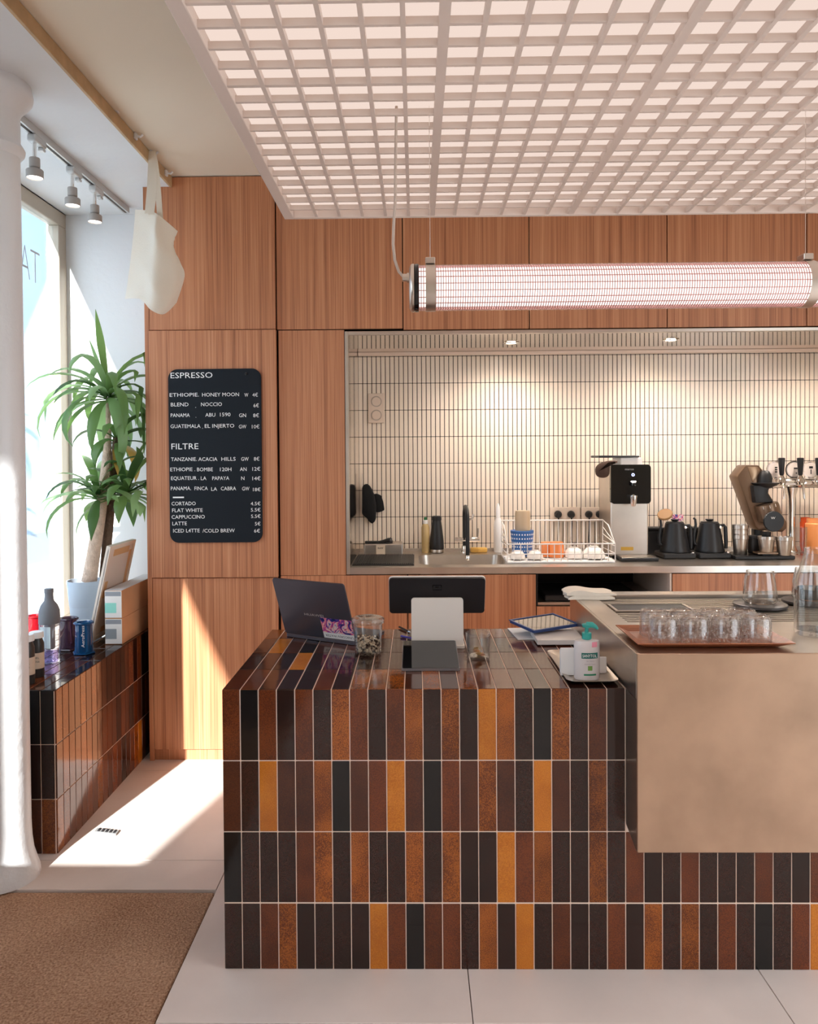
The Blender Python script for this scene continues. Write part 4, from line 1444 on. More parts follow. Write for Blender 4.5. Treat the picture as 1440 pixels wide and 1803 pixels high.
# water carafe at the right edge
pv = W(1434, 1118, z=ZB1)
cv = thing('water_carafe', (pv.x, pv.y, ZB1), 'tall clear glass carafe of water at the right edge on the steel unit', 'carafe')
rc = 0.066
zc = W(1430, 965, y=pv.y).z - ZB1
part('body', MB().lathe([(0, 0.002), (rc * 0.92, 0.002), (rc, 0.012), (rc * 1.0, zc * 0.52), (rc * 0.95, zc * 0.62), (rc * 0.62, zc * 0.85), (rc * 0.5, zc * 0.95), (rc * 0.52, zc), (rc * 0.47, zc), (rc * 0.45, zc * 0.95), (rc * 0.58, zc * 0.85), (rc * 0.9, zc * 0.62), (rc * 0.95, zc * 0.52), (rc * 0.95, 0.02), (0, 0.02)], 40, cap0=False, cap1=False), CLEARJ, cv, smooth=50)
part('water', MB().lathe([(0, 0.021), (rc * 0.945, 0.021), (rc * 0.945, zc * 0.54), (0, zc * 0.54)], 40, cap0=False, cap1=False), glassmat('water', (0.94, 0.95, 0.95, 1), 0.8), cv, smooth=40)

# ------------------------------------------------------------------ things along the tiled back wall
def base_y(px, py, z=None):
    return W(px, py, z=ZWT if z is None else z).y


YT = DR - 0.0045
# wall switches
SWM = plain('pale_switch_plate', lin(222, 204, 186), 0.4)
a, b = W(648, 693, y=YT), W(677, 745, y=YT)
sw_ = thing('wall_socket', (0.5 * (a.x + b.x), YT, 0.5 * (a.z + b.z)), 'pale double round wall switch plate near the recess corner', 'switch')
part('plate', MB().bbox(a.x, b.x, YT - 0.012, YT - 0.0005, b.z, a.z, 0.003), SWM, sw_, world=True)
for py in (707, 731):
    q = W(662.5, py, y=YT - 0.012)
    part('ring', MB().lathe([(0.030, 0), (0.036, 0), (0.036, -0.003), (0.030, -0.003), (0.030, 0)], 28, c=(q.x, YT - 0.0122, q.z), axis='Y', cap0=False, cap1=False), STEELD, sw_, smooth=40, world=True)
    part('rocker', MB().lathe([(0.029, 0.0), (0.029, -0.004), (0.0, -0.0045)], 28, c=(q.x, YT - 0.0122, q.z), axis='Y', cap1=False), SWM, sw_, smooth=40, world=True)
# four sockets with black plugs
PLG = []
for x0, x1 in ((968, 1021), (1023, 1074)):
    a, b = W(x0, 893, y=YT), W(x1, 918, y=YT)
    so = thing('wall_socket', (0.5 * (a.x + b.x), YT, 0.5 * (a.z + b.z)), 'pale double power socket with black plugs ' + ('above the middle of the dish rack' if x0 < 1000 else 'beside the water boiler'), 'socket', 'power sockets on the tiled wall')
    part('plate', MB().bbox(a.x, b.x, YT - 0.012, YT - 0.0005, b.z, a.z, 0.003), SWM, so, world=True)
    for px in ((982, 1005) if x0 < 1000 else (1036, 1055)):
        q = W(px, 905.5, y=YT - 0.012)
        part('socket_well', MB().lathe([(0.026, 0), (0.034, 0), (0.034, -0.004), (0.026, -0.004), (0.026, 0)], 28, c=(q.x, YT - 0.0122, q.z), axis='Y', cap0=False, cap1=False), SWM, so, smooth=40, world=True)
        lab = {982: 'black power plug first from the left above the dish rack', 1005: 'black power plug second from the left above the dish rack', 1036: 'black power plug third from the left above the dish rack', 1055: 'black power plug nearest the water boiler'}[px]
        pg_ = thing('power_plug', (q.x, YT - 0.0125, q.z), lab, 'plug', 'plugs in the tiled wall')
        part('plug', MB().lathe([(0.024, 0), (0.024, -0.02), (0.016, -0.034), (0.0, -0.035)], 24, c=(q.x, YT - 0.0125, q.z), axis='Y', cap1=False), BLACK, pg_, smooth=40, world=True)
        part('cord', MB().tube([(q.x, YT - 0.03, q.z - 0.01), (q.x + 0.002, YT - 0.034, q.z - 0.06), (q.x, YT - 0.02, q.z - 0.16), (q.x, YT - 0.03, ZWT + 0.006)], 0.005, 8), BLACK, pg_, smooth=40, world=True)
# black cloths on a hook in the corner
BLKC = plain('black_cloth', lin(14, 14, 16), 0.95)
hk = W(640, 862, y=YT)
ht = thing('black_mitts', (hk.x, YT, hk.z), 'black oven cloths hanging on a hook in the corner of the tiled recess', 'cloth')


def soft(px, poly, y0, th, mat, parent, name):
    bm = bmesh.new()
    vs1 = [bm.verts.new(W(x, y, y=y0)) for x, y in poly]
    f = bm.faces.new(vs1)
    ex = bmesh.ops.extrude_face_region(bm, geom=[f])
    for v in ex['geom']:
        if isinstance(v, bmesh.types.BMVert):
            v.co.y -= th
    bmesh.ops.bevel(bm, geom=list(bm.edges), offset=th * 0.3, segments=2, affect='EDGES', profile=0.5)
    return part(name, MB().addbm(bm), mat, parent, smooth=60, world=True)


soft(0, [(638, 856), (644, 851), (650, 853), (656, 862), (660, 873), (663, 890), (662, 914), (658, 921), (653, 921), (645, 910), (638, 906)], YT - 0.002, 0.045, BLKC, ht, 'mitt')
soft(0, [(655, 870), (664, 869), (671, 872), (675, 884), (677, 898), (667, 902), (656, 900)], YT - 0.002, 0.022, BLKC, ht, 'small_mitt')
part('hook', MB().tube([W(638, 834, y=YT - 0.004), W(638, 858, y=YT - 0.012)], 0.003, 6), STEEL, ht, world=True)
# steel box with black scoop and a card
y0 = DR - 0.19
a, b = W(641, 958, y=y0), W(709, 976, y=y0)
sb = thing('steel_scale', (0.5 * (a.x + b.x), y0 + 0.08, ZWT), 'low steel box in the recess corner with a small card leaning on it', 'box')
part('body', MB().bbox(a.x, b.x, y0, y0 + 0.16, ZWT + 0.0005, a.z, 0.006, 2), STEEL, sb, world=True)
ca, cb_ = W(662, 960, y=y0 - 0.006), W(678, 970, y=y0 - 0.006)
kc = thing('price_card', (ca.x, y0 - 0.01, cb_.z), 'small cream card with dark print leaning on the steel box', 'card')
part('card', MB().box(ca.x, cb_.x, y0 - 0.006, y0 - 0.003, ZWT + 0.0005, ca.z), plain('cream_card', lin(232, 214, 190), 0.7), kc, world=True)
text('print', 'RAW', frontM(((ca.x + cb_.x) / 2, y0 - 0.0065, (ca.z + cb_.z) / 2)), w=0.035, h=0.013, mat=BLACK, parent=kc, align='C')
sc_ = thing('black_scoop', (a.x + 0.1, y0 + 0.06, a.z), 'black scoop lying on the low steel box', 'scoop')
soft(0, [(643, 957), (643, 952), (668, 952), (680, 948), (687, 945), (691, 948), (693, 957)], y0 + 0.09, 0.06, BLACK, sc_, 'scoop')
# ribbed drain mat
m0, m1 = W(617, 996, z=ZWT), W(729, 996, z=ZWT)
yb1 = min(base_y(700, 973), y0 - 0.02)
dm = thing('drain_mat', (0.5 * (m0.x + m1.x), m0.y, ZWT), 'black ribbed rubber drain mat at the left end of the back worktop', 'mat')
x0 = max(m0.x, xl + 0.022)
part('mat', MB().bbox(x0, m1.x, m0.y, yb1, ZWT + 0.0005, ZWT + 0.006, 0.002), BLACK, dm, world=True)
m = MB()
x = x0 + 0.008
while x < m1.x - 0.01:
    m.box(x, x + 0.005, m0.y + 0.012, yb1 - 0.012, ZWT + 0.006, ZWT + 0.011)
    x += 0.011
part('ribs', m, BLACK, dm, world=True, kind='stuff')
# soap bottle
def lathe_thing(name, px, pyb, lab, cat, specs, group=None):
    p = W(px, pyb, z=ZWT)
    if p.y > DR - 0.08:
        p = W(px, 955, y=DR - 0.08)
    t = thing(name, (p.x, p.y, ZWT), lab, cat, group)
    for nm, prof, mt in specs:
        part(nm, MB().lathe([(r * p.y / FPX, 0.0006 + h * p.y / FPX) for r, h in prof], 32), mt, t, smooth=40)
    return t


SOAP = plain('pale_yellow_liquid', lin(214, 186, 130), 0.2, trans=0.3)
lathe_thing('soap_bottle', 749, 969, 'clear soap bottle with white cap beside the black flask', 'bottle',
            [('body', [(6.5, 0), (7, 2), (7, 44), (6, 48), (4, 51)], SOAP), ('cap', [(4.3, 51), (4.3, 57), (3, 57.5)], WHITE), ('spout', [(2.6, 57.5), (2.6, 62), (1.5, 62.5)], plain('green_cap', lin(40, 110, 60), 0.5))])
lathe_thing('black_flask', 769, 970, 'matt black insulated flask standing left of the sink tap', 'flask',
            [('foot', [(11, 0), (12.3, 1), (12.3, 5), (12, 6)], STEELD), ('body', [(12.2, 6), (12.6, 9), (12.2, 20), (9.5, 45), (7.8, 57)], BLACK), ('lid', [(8.4, 57), (8.6, 58), (8.4, 64), (7.6, 64.5)], BLACK)])
lathe_thing('white_bottle', 877, 969, 'tall white spray bottle right of the sink tap', 'bottle',
            [('body', [(7, 0), (7.8, 2), (7.8, 45), (7, 52), (4.5, 60)], WHITE), ('cap', [(4.0, 60), (4.0, 74), (3.2, 80), (1.5, 86)], WHITE)])
sp0, sp1 = W(829, 970, y=DR - 0.10), W(858, 970, y=DR - 0.10)
solo('sponge', MB().bbox(sp0.x, sp1.x, sp0.y, sp0.y + 0.06, ZWT + 0.0005, ZWT + 0.03, 0.007, 2), plain('yellow_sponge', lin(222, 176, 92), 0.95, bump=0.6, bscale=180), 'yellow sponge lying at the back edge of the sink', 'sponge', loc=(sp0.x, sp0.y, ZWT), smooth=40)
# tap
pf = W(820, 962, z=ZWT)
ybk = 5.04
fx = W(820, 930, y=4.9).x
fa = thing('sink_tap', (fx, ybk, ZWT), 'black gooseneck sink tap with chrome valve body', 'tap')
ztop = W(820, 893, y=4.84).z
part('base', MB().lathe([(0.026, 0.0005), (0.026, 0.012), (0.02, 0.02), (0.02, 0.05)], 24, c=(fx, ybk, ZWT)), CHROME, fa, smooth=40, world=True)
yfr = 4.74
arc = [(fx, ybk, ZWT + 0.04), (fx, ybk, ztop - 0.10)]
cyy, rr = 0.5 * (ybk + yfr), 0.5 * (ybk - yfr)
for t in range(0, 181, 15):
    arc.append((fx, cyy + rr * math.cos(R(t)), ztop - 0.06 + 0.06 * math.sin(R(t))))
zn = W(820, 986, y=yfr).z
arc.append((fx, yfr, zn + 0.03))
part('spout', MB().tube(arc, 0.0125, 12), BLACK, fa, smooth=50, world=True)
part('nozzle', MB().lathe([(0.014, 0.03), (0.0155, 0.028), (0.0155, 0.004), (0.012, 0.0)], 20, c=(fx, yfr, zn)), CHROME, fa, smooth=40, world=True)
zv = W(820, 950, y=ybk).z
v0, v1 = W(801, 950, y=ybk).x, W(844, 950, y=ybk).x
part('valve', MB().lathe([(0.014, v0), (0.016, v0 + 0.01), (0.016, v1 - 0.01), (0.014, v1)], 20, c=(0, ybk, zv), axis='X'), CHROME, fa, smooth=40, world=True)
part('lever', MB().tube([(v1 - 0.012, ybk, zv), (v1 - 0.008, ybk - 0.005, zv + 0.05), (v1 - 0.008, ybk - 0.008, zv + 0.075)], 0.006, 10), CHROME, fa, smooth=40, world=True)
part('bracket', MB().tube([(fx, ybk, ztop - 0.10), (fx + 0.05, ybk, ztop - 0.09), (fx + 0.06, ybk, ztop - 0.06)], 0.008, 10), CHROME, fa, smooth=40, world=True)

# dish rack of white wire
RKM = plain('white_coated_wire', lin(240, 234, 228), 0.4)
yf0 = base_y(950, 992)
yk0 = yf0 + 0.30
r0, r1 = W(893, 990, y=yf0).x, W(1083, 990, y=yf0).x
zt_f = W(950, 958, y=yf0).z
zt_b = W(950, 916, y=yk0).z
rack = thing('dish_rack', (0.5 * (r0 + r1), yf0, ZWT), 'white wire dish rack full of cups and bowls beside the sink', 'dish rack')
part('base_tray', MB().bbox(r0, r1, yf0, yk0, ZWT + 0.0006, ZWT + 0.012, 0.003), WHITE, rack, world=True)
w1 = 0.0042
top = [(r0, yf0, zt_f), (r1, yf0, zt_f), (r1, yf0 + 0.16, zt_b - 0.02), (r1, yk0, zt_b), (r0, yk0, zt_b), (r0, yf0 + 0.16, zt_b - 0.02)]
part('top_rail', MB().tube(top, w1, 8, closed=True), RKM, rack, smooth=60, world=True)
part('front_rail', MB().tube([(r0, yf0, ZWT + 0.055), (r1, yf0, ZWT + 0.055)], w1 * 0.8, 8), RKM, rack, smooth=60, world=True)
nw = 16
for i in range(nw + 1):
    x = r0 + (r1 - r0) * i / nw
    part('wire', MB().tube([(x, yf0, zt_f), (x, yf0, ZWT + 0.014), (x, yf0 + 0.02, ZWT + 0.013), (x, yk0 - 0.02, ZWT + 0.013), (x, yk0, ZWT + 0.016), (x, yk0, zt_b)], w1 * 0.62, 6), RKM, rack, smooth=60, world=True)
for k in range(1, 5):
    z = ZWT + 0.014 + (zt_b - ZWT - 0.014) * k / 5
    part('side_wire', MB().tube([(r0, yf0, min(z, zt_f)), (r0, yk0, z)], w1 * 0.62, 6), RKM, rack, smooth=60, world=True)
    part('side_wire', MB().tube([(r1, yf0, min(z, zt_f)), (r1, yk0, z)], w1 * 0.62, 6), RKM, rack, smooth=60, world=True)
for y in (yf0 + 0.07, yf0 + 0.15, yf0 + 0.23):
    part('floor_wire', MB().tube([(r0, y, ZWT + 0.018), (r1, y, ZWT + 0.018)], w1 * 0.62, 6), RKM, rack, smooth=60, world=True)
zr = ZWT + 0.0215


def rk(name, px, y, rpx, prof, mats, lab, cat, grp):
    x = W(px, 960, y=y).x
    r = rpx * y / FPX
    t = thing(name, (x, y, zr), lab, cat, grp)
    for nm, pr, mt in mats(r):
        part(nm, MB().lathe(pr, 32, cap0=False, cap1=False), mt, t, smooth=50)
    return t


BOWL = plain('white_porcelain', lin(240, 232, 224), 0.2)


def bowlf(r):
    return [('bowl', [(r - 0.003, 0.0), (r, 0.0), (r * 0.96, r * 0.5), (r * 0.7, r * 0.85), (r * 0.42, r * 0.97), (r * 0.42, r * 1.05), (0.0, r * 1.03)], BOWL)]


rk('white_bowl', 911, yf0 + 0.065, 13.5, None, bowlf, 'upturned white bowl in the left front corner of the dish rack', 'bowl', 'bowls in the dish rack')
rk('white_bowl', 942, yf0 + 0.065, 14, None, bowlf, 'upturned white bowl in front of the blue beaker in the dish rack', 'bowl', 'bowls in the dish rack')
rk('white_bowl', 1010, yf0 + 0.11, 17, None, bowlf, 'upturned white bowl right of the orange cups in the dish rack', 'bowl', 'bowls in the dish rack')
rk('white_bowl', 1045, yf0 + 0.09, 19, None, bowlf, 'largest upturned white bowl at the right end of the dish rack', 'bowl', 'bowls in the dish rack')
ORG = plain('orange_glaze', lin(240, 140, 76), 0.25)


def cupf(r):
    return [('cup', [(r - 0.003, 0.0), (r, 0.0), (r * 0.98, r * 1.7), (r * 0.85, r * 2.15), (0.0, r * 2.2)], ORG)]


rk('orange_cup', 962, yf0 + 0.17, 11.5, None, cupf, 'upturned orange cup behind the other orange cup in the dish rack', 'cup', 'orange cups in the dish rack')
rk('orange_cup', 980, yf0 + 0.12, 12.5, None, cupf, 'upturned orange cup in the middle of the dish rack', 'cup', 'orange cups in the dish rack')
# blue strainer beaker with holes and a jar standing on it
BLUEP = plain('blue_plastic', lin(44, 98, 164), 0.4)
yb_ = yf0 + 0.19
rb = 20.5 * yb_ / FPX
xb_ = W(919, 950, y=yb_).x
bk = thing('blue_beaker', (xb_, yb_, zr), 'blue tapered beaker with rows of white print in the dish rack', 'beaker')
part('body', MB().lathe([(0.0, 0.0), (rb * 0.8, 0.0), (rb, 0.155), (rb * 0.97, 0.157), (0.0, 0.155)], 36, cap0=False, cap1=False), BLUEP, bk, smooth=40)
dots = MB()
for i in range(5):
    for j in range(14):
        an = R(180 + 180 * j / 13)
        z = 0.035 + 0.025 * i
        rr = rb * (0.8 + 0.2 * z / 0.155) + 0.0003
        p = Vector((rr * math.cos(an), rr * math.sin(an), z))
        t_ = Vector((-math.sin(an), math.cos(an), 0))
        dots.obox(p, t_ * 0.0035, Vector((0, 0, 0.0045)), Vector((math.cos(an), math.sin(an), 0)) * 0.0004)
part('print', dots, LETTER, bk)
aj = thing('amber_tumbler', (xb_ + 0.004, yb_, zr + 0.1575), 'frosted amber rimmed tumbler upturned on the blue beaker', 'glass')
part('body', MB().lathe([(rb * 0.62, 0.0), (rb * 0.64, 0.0), (rb * 0.66, 0.10), (rb * 0.6, 0.12), (0, 0.12)], 32, cap0=False, cap1=False), plain('frosted_amber', lin(226, 200, 164), 0.35, trans=0.3), aj, smooth=40)

# water boiler
ybo = 4.74
b0, b1 = W(1073, 900, y=ybo).x, W(1143, 900, y=ybo).x
zp0, zp1 = W(1108, 887, y=ybo - 0.03).z, W(1108, 818, y=ybo - 0.03).z
bo = thing('water_boiler', (0.5 * (b0 + b1), ybo, ZWT), 'steel countertop water boiler with glossy black front and chrome tap', 'boiler')
part('body', MB().bbox(b0 + 0.006, b1 - 0.006, ybo, ybo + 0.30, ZWT + 0.012, zp1 - 0.006, 0.008, 2), STEEL, bo, world=True)
part('front_panel', MB().prism(rrect(b1 - b0, zp1 - zp0, 0.022), (b0, ybo - 0.002, zp0), (1, 0, 0), (0, 0, 1), (0, -0.032, 0)), BLACKG, bo, world=True)
part('drip_tray', MB().bbox(b0 + 0.03, b1 + 0.012, ybo - 0.15, ybo - 0.003, ZWT + 0.0006, ZWT + 0.022, 0.004), BLACK, bo, world=True)
part('drip_grid', MB().bbox(b0 + 0.04, b1, ybo - 0.14, ybo - 0.012, ZWT + 0.0225, ZWT + 0.024, 0.0005), STEELD, bo, world=True)
part('foot', MB().box(b0 + 0.02, b1 - 0.02, ybo + 0.02, ybo + 0.28, ZWT + 0.0006, ZWT + 0.012), BLACK, bo, world=True)
text('brand_text', 'marco', frontM(W(1108, 826, y=ybo - 0.0345)), w=0.052, h=0.013, mat=plain('grey_logo', lin(170, 170, 170), 0.5), parent=bo, align='C')
q = W(1114.5, 836, y=ybo - 0.035)
part('power_light', MB().lathe([(0.0055, 0), (0.009, 0), (0.009, -0.001), (0.0055, -0.001), (0.0055, 0)], 24, c=q, axis='Y', cap0=False, cap1=False), emitmat('blue_led', (0.3, 0.4, 1.0, 1), 3.0), bo, world=True)
q = W(1115, 877, y=ybo - 0.06)
part('tap', MB().lathe([(0.015, 0.018), (0.024, 0.016), (0.024, 0.010), (0.018, -0.03), (0.012, -0.05), (0.010, -0.05)], 24, c=q), CHROME, bo, smooth=40, world=True)
part('tap_arm', MB().tube([(q.x, q.y, q.z + 0.01), (q.x, ybo - 0.034, q.z + 0.01)], 0.012, 12), CHROME, bo, smooth=40, world=True)
hq = W(1115, 850, y=ybo - 0.05)
part('tap_lever', MB().bbox(hq.x - 0.014, hq.x + 0.014, ybo - 0.07, ybo - 0.034, hq.z - 0.018, hq.z + 0.004, 0.004), BLACKG, bo, world=True)
part('lever_trim', MB().bbox(hq.x - 0.016, hq.x + 0.016, ybo - 0.06, ybo - 0.034, hq.z + 0.005, hq.z + 0.009, 0.001), CHROME, bo, world=True)
part('sticker', MB().box(W(1093, 966, y=ybo).x, W(1115, 966, y=ybo).x, ybo - 0.001, ybo - 0.0001, W(1100, 969, y=ybo).z, W(1100, 963, y=ybo).z), plain('yellow_sticker', lin(214, 168, 60), 0.5), bo, world=True)
# gloves and a tray on top
zbt = zp1 - 0.0055
tp = thing('black_grate', (0.5 * (b0 + b1), ybo + 0.1, zbt), 'flat black grate lying on top of the water boiler', 'grate')
g0, g1 = W(1053, 812, y=ybo + 0.05).x, W(1124, 812, y=ybo + 0.05).x
part('grate', MB().bbox(g0, g1, ybo + 0.03, ybo + 0.25, zbt + 0.048, zbt + 0.062, 0.003), BLACK, tp, world=True)
part('support', MB().bbox(b0 + 0.08, b1 - 0.03, ybo + 0.04, ybo + 0.24, zbt + 0.0005, zbt + 0.048, 0.004), WHITE, tp, world=True)
gl = thing('brown_gloves', (b0, ybo + 0.06, zbt), 'brown cloth glove hanging over the left edge of the water boiler', 'glove')
soft(0, [(1047, 822), (1055, 815), (1070, 811), (1084, 811), (1084, 816), (1071, 818), (1070, 838), (1060, 842), (1049, 839), (1046, 830)], ybo + 0.005, 0.05, plain('brown_cloth', lin(74, 54, 44), 0.95), gl, 'glove')

# two gooseneck kettles on bases
KM = plain('kettle_black', lin(28, 28, 30), 0.38)
yk_ = base_y(1185, 981)
kt = None
for pxk, lab in ((1188, 'matt black gooseneck kettle next to the water boiler'), (1249, 'matt black gooseneck kettle next to the grinder')):
    x = W(pxk, 960, y=yk_).x
    loc = Vector((x, yk_, ZWT))
    if kt is None:
        u = yk_ / FPX
        kt = thing('electric_kettle', loc, lab, 'kettle', 'black kettles on the back worktop')
        part('base', MB().bbox(-28 * u, 28 * u, -0.10, 0.10, 0.0006, 0.034, 0.010, 2), BLACK, kt)
        part('base_knob', MB().lathe([(0.012, 0.034), (0.012, 0.040), (0.010, 0.042)], 20, c=(24 * u, -0.07, 0)), CHROME, kt, smooth=40)
        part('body', MB().lathe([(25 * u, 0.036), (25.5 * u, 0.042), (24 * u, 0.06), (17.5 * u, 0.19), (16 * u, 0.212), (15 * u, 0.214)], 36), KM, kt, smooth=40)
        l_ = part('lid', MB().lathe([(15 * u, 0.214), (14.5 * u, 0.220), (6 * u, 0.222)], 32), KM, kt, smooth=40)
        part('lid_knob', MB().lathe([(4 * u, 0.222), (7 * u, 0.232), (7 * u, 0.236), (0, 0.237)], 24, cap1=False), BLACK, l_, smooth=40)
        part('spout', MB().tube([(-20 * u, 0, 0.075), (-27 * u, 0.0, 0.085), (-27.5 * u, 0, 0.13), (-24 * u, 0, 0.20), (-25 * u, 0, 0.235), (-28 * u, 0, 0.242)], [0.013, 0.012, 0.010, 0.008, 0.007, 0.0065], 10), KM, kt, smooth=60)
        part('handle', MB().tube([(15 * u, -0.0, 0.195), (24 * u, -0.01, 0.198), (26 * u, -0.012, 0.185), (27 * u, -0.014, 0.10), (27 * u, -0.014, 0.055)], [0.008, 0.010, 0.012, 0.012, 0.010], 10), KM, kt, smooth=60)
        part('rivet', MB().lathe([(0.009, 0), (0.008, -0.006), (0, -0.007)], 16, c=(13 * u, -0.050, 0.19), axis='Y', cap1=False), CHROME, kt, smooth=40)
    else:
        k2 = dup(kt, loc, lab)
# wooden lid and a card on the first kettle
x = W(1175, 920, y=yk_).x
m = MB().lathe([(0.044, 0), (0.046, 0.004), (0.046, 0.012), (0.042, 0.016)], 32)
m.xform(Matrix.Translation((x - 0.02, yk_ - 0.02, ZWT + 0.262)) @ Matrix.Rotation(R(-26), 4, 'Y') @ Matrix.Rotation(R(34), 4, 'X'))
solo('wooden_lid', m, plain('bamboo', lin(158, 118, 74), 0.5), 'round wooden lid leaning on top of the kettle beside the boiler', 'coaster', smooth=40, loc=(x, yk_, ZWT + 0.24))
cx0, cx1 = W(1184, 915, y=yk_ + 0.05).x, W(1203, 915, y=yk_ + 0.05).x
zc0, zc1 = W(1190, 918, y=yk_ + 0.05).z, W(1190, 906, y=yk_ + 0.05).z
solo('picture_card', MB().box(cx0, cx1, yk_ + 0.05, yk_ + 0.053, ZWT + 0.2225, zc1), STK, 'small colourful picture card standing on the kettle beside the boiler', 'card', loc=(cx0, yk_ + 0.05, ZWT + 0.2225))
# black canisters behind the kettles
for px, w_, lab in ((1152, 15, 'square black canister behind the kettle beside the boiler'), (1218, 14, 'square black canister between the two kettles')):
    y = yk_ + 0.20
    x = W(px, 950, y=y).x
    w2 = w_ * y / FPX
    zt4 = W(px, 928, y=y).z
    cn = thing('black_canister', (x, y, ZWT), lab, 'canister', 'black canisters behind the kettles')
    part('body', MB().bbox(x - w2, x + w2, y - 0.05, y + 0.05, ZWT + 0.0006, zt4 - 0.02, 0.006, 2), BLACK, cn, world=True)
    part('lid', MB().bbox(x - w2 - 0.002, x + w2 + 0.002, y - 0.052, y + 0.052, zt4 - 0.0198, zt4, 0.005, 2), BLACK, cn, world=True)

# grinder leaning in its stand
ygr = base_y(1340, 984) + 0.02
BRZ = plain('bronze_metal', (0.20, 0.13, 0.085, 1), 0.34, metal=0.8)
gd = thing('coffee_grinder', (W(1345, 985, y=ygr).x, ygr, ZWT), 'slanted bronze and black coffee grinder on a black base plate', 'grinder')


def gp(poly, y0, th, mat, name, bev=0.004):
    bm = bmesh.new()
    vs1 = [bm.verts.new(W(x, y, y=y0)) for x, y in poly]
    f = bm.faces.new(vs1)
    ex = bmesh.ops.extrude_face_region(bm, geom=[f])
    for v in ex['geom']:
        if isinstance(v, bmesh.types.BMVert):
            v.co.y += th
    for v in bm.verts:
        v.co.z = max(v.co.z, ZWT + 0.0226)
    bmesh.ops.bevel(bm, geom=list(bm.edges), offset=bev, segments=2, affect='EDGES', profile=0.5)
    return part(name, MB().addbm(bm), mat, gd, smooth=40, world=True)


gb0, gb1 = W(1294, 985, y=ygr - 0.05).x, W(1399, 985, y=ygr - 0.05).x
part('base_plate', MB().bbox(gb0, gb1, ygr - 0.06, ygr + 0.17, ZWT + 0.0006, ZWT + 0.022, 0.005, 2), BLACK, gd, world=True)
gp([(1328, 905), (1343, 905), (1343, 990), (1328, 990)], ygr + 0.11, 0.05, BLACK, 'post')
gp([(1297.5, 839), (1313, 819), (1336, 819), (1343, 828), (1342, 850), (1386, 920), (1386, 930), (1378, 937), (1336, 934), (1330, 926)], ygr, 0.13, BRZ, 'housing', 0.008)
gp([(1316, 822), (1334, 822), (1339, 830), (1325, 850), (1322, 840)], ygr - 0.003, 0.01, plain('bright_bronze', (0.36, 0.24, 0.15, 1), 0.3, metal=0.8), 'top_facet', 0.002)
q = W(1347, 851, y=ygr - 0.01)
part('funnel_rim', MB().lathe([(0.03, -0.03), (0.062, -0.012), (0.082, 0.0), (0.083, 0.004), (0.06, 0.004)], 32, c=q), BLACK, gd, smooth=40, world=True)
part('hopper_lid', MB().lathe([(0.040, 0.004), (0.040, 0.03), (0.034, 0.055), (0.022, 0.074), (0.014, 0.078)], 28, c=q), BLACK, gd, smooth=40, world=True)
gp([(1326, 855), (1356, 855), (1352, 868), (1362, 884), (1330, 886)], ygr - 0.045, 0.06, BLACK, 'throat', 0.006)
M_ = Matrix.Translation(W(1352, 900, y=ygr - 0.02)) @ Matrix.Rotation(R(-14), 4, 'Y')
part('burr_drum', MB().lathe([(0.064, -0.055), (0.070, -0.05), (0.070, 0.03), (0.066, 0.045), (0.055, 0.05)], 36).xform(M_), BRZ, gd, smooth=40, world=True)
for t in (-40, -10, 20):
    part('drum_mark', MB().box(-0.0012, 0.0012, -0.0718, -0.0702, 0.026, 0.044).xform(M_ @ Matrix.Rotation(R(t), 4, 'Z')), LETTER, gd, world=True)
q = W(1361, 918, y=ygr - 0.095)
part('front_disc', MB().lathe([(0.060, 0.0), (0.062, -0.006), (0.058, -0.014), (0.0, -0.016)], 36, c=q, axis='Y', cap1=False), BLACK, gd, smooth=40, world=True)
text('logo_mark', 'W', frontM(W(1361, 912, y=ygr - 0.1125)), w=0.026, h=0.014, mat=LETTER, parent=gd, align='C')
part('outlet', MB().lathe([(0.024, 0.0), (0.028, 0.03)], 20, c=W(1349, 945, y=ygr - 0.02)), BLACK, gd, smooth=40, world=True)
part('cup_stand', MB().bbox(W(1331, 970, y=ygr - 0.03).x, W(1367, 970, y=ygr - 0.03).x, ygr - 0.055, ygr + 0.02, W(1349, 974, y=ygr).z, W(1349, 971, y=ygr).z, 0.002), BRZ, gd, world=True)
part('stand_leg', MB().bbox(W(1341, 970, y=ygr - 0.03).x, W(1357, 970, y=ygr - 0.03).x, ygr - 0.04, ygr + 0.01, ZWT + 0.0225, W(1349, 974, y=ygr).z, 0.002), BLACK, gd, world=True)


def cup(px, pyt, pyb, rpx, y, lab, z0, n=1):
    x = W(px, 950, y=y).x
    r = rpx * y / FPX
    h = W(px, pyt, y=y).z - z0
    t = thing('steel_cup', (x, y, z0), lab, 'cup', 'steel dosing cups')
    part('body', MB().lathe([(0, 0.0006), (r * 0.74, 0.0006), (r * 0.78, 0.004), (r * 0.95, h * 0.8), (r, h * 0.82), (r, h), (r * 0.95, h), (r * 0.72, 0.006), (0, 0.006)], 32, cap0=False, cap1=False), STEEL, t, smooth=40)


cup(1349, 944, 972, 14, ygr - 0.02, 'steel dosing cup under the grinder outlet', W(1349, 971, y=ygr).z)
cup(1380, 945, 980, 14, ygr - 0.03, 'steel cup standing right of the grinder outlet', ZWT + 0.0225)
for k in range(3):
    cup(1303, 942 - 9 * k, 970, 14, ygr + 0.03, ['steel cup at the bottom of the stack left of the grinder', 'steel cup in the middle of the stack left of the grinder', 'steel cup on top of the stack left of the grinder'][k], ZWT + 0.0225 + 0.030 * k)
lathe_thing('black_jar', 1327, 981, 'dark cylindrical jar between the steel cup stack and the grinder post', 'jar', [('body', [(9.5, 7.5), (10, 8.5), (10, 32), (9.5, 33)], BLACK), ('lid', [(10, 33.2), (10, 37), (9, 38)], CHAR)])

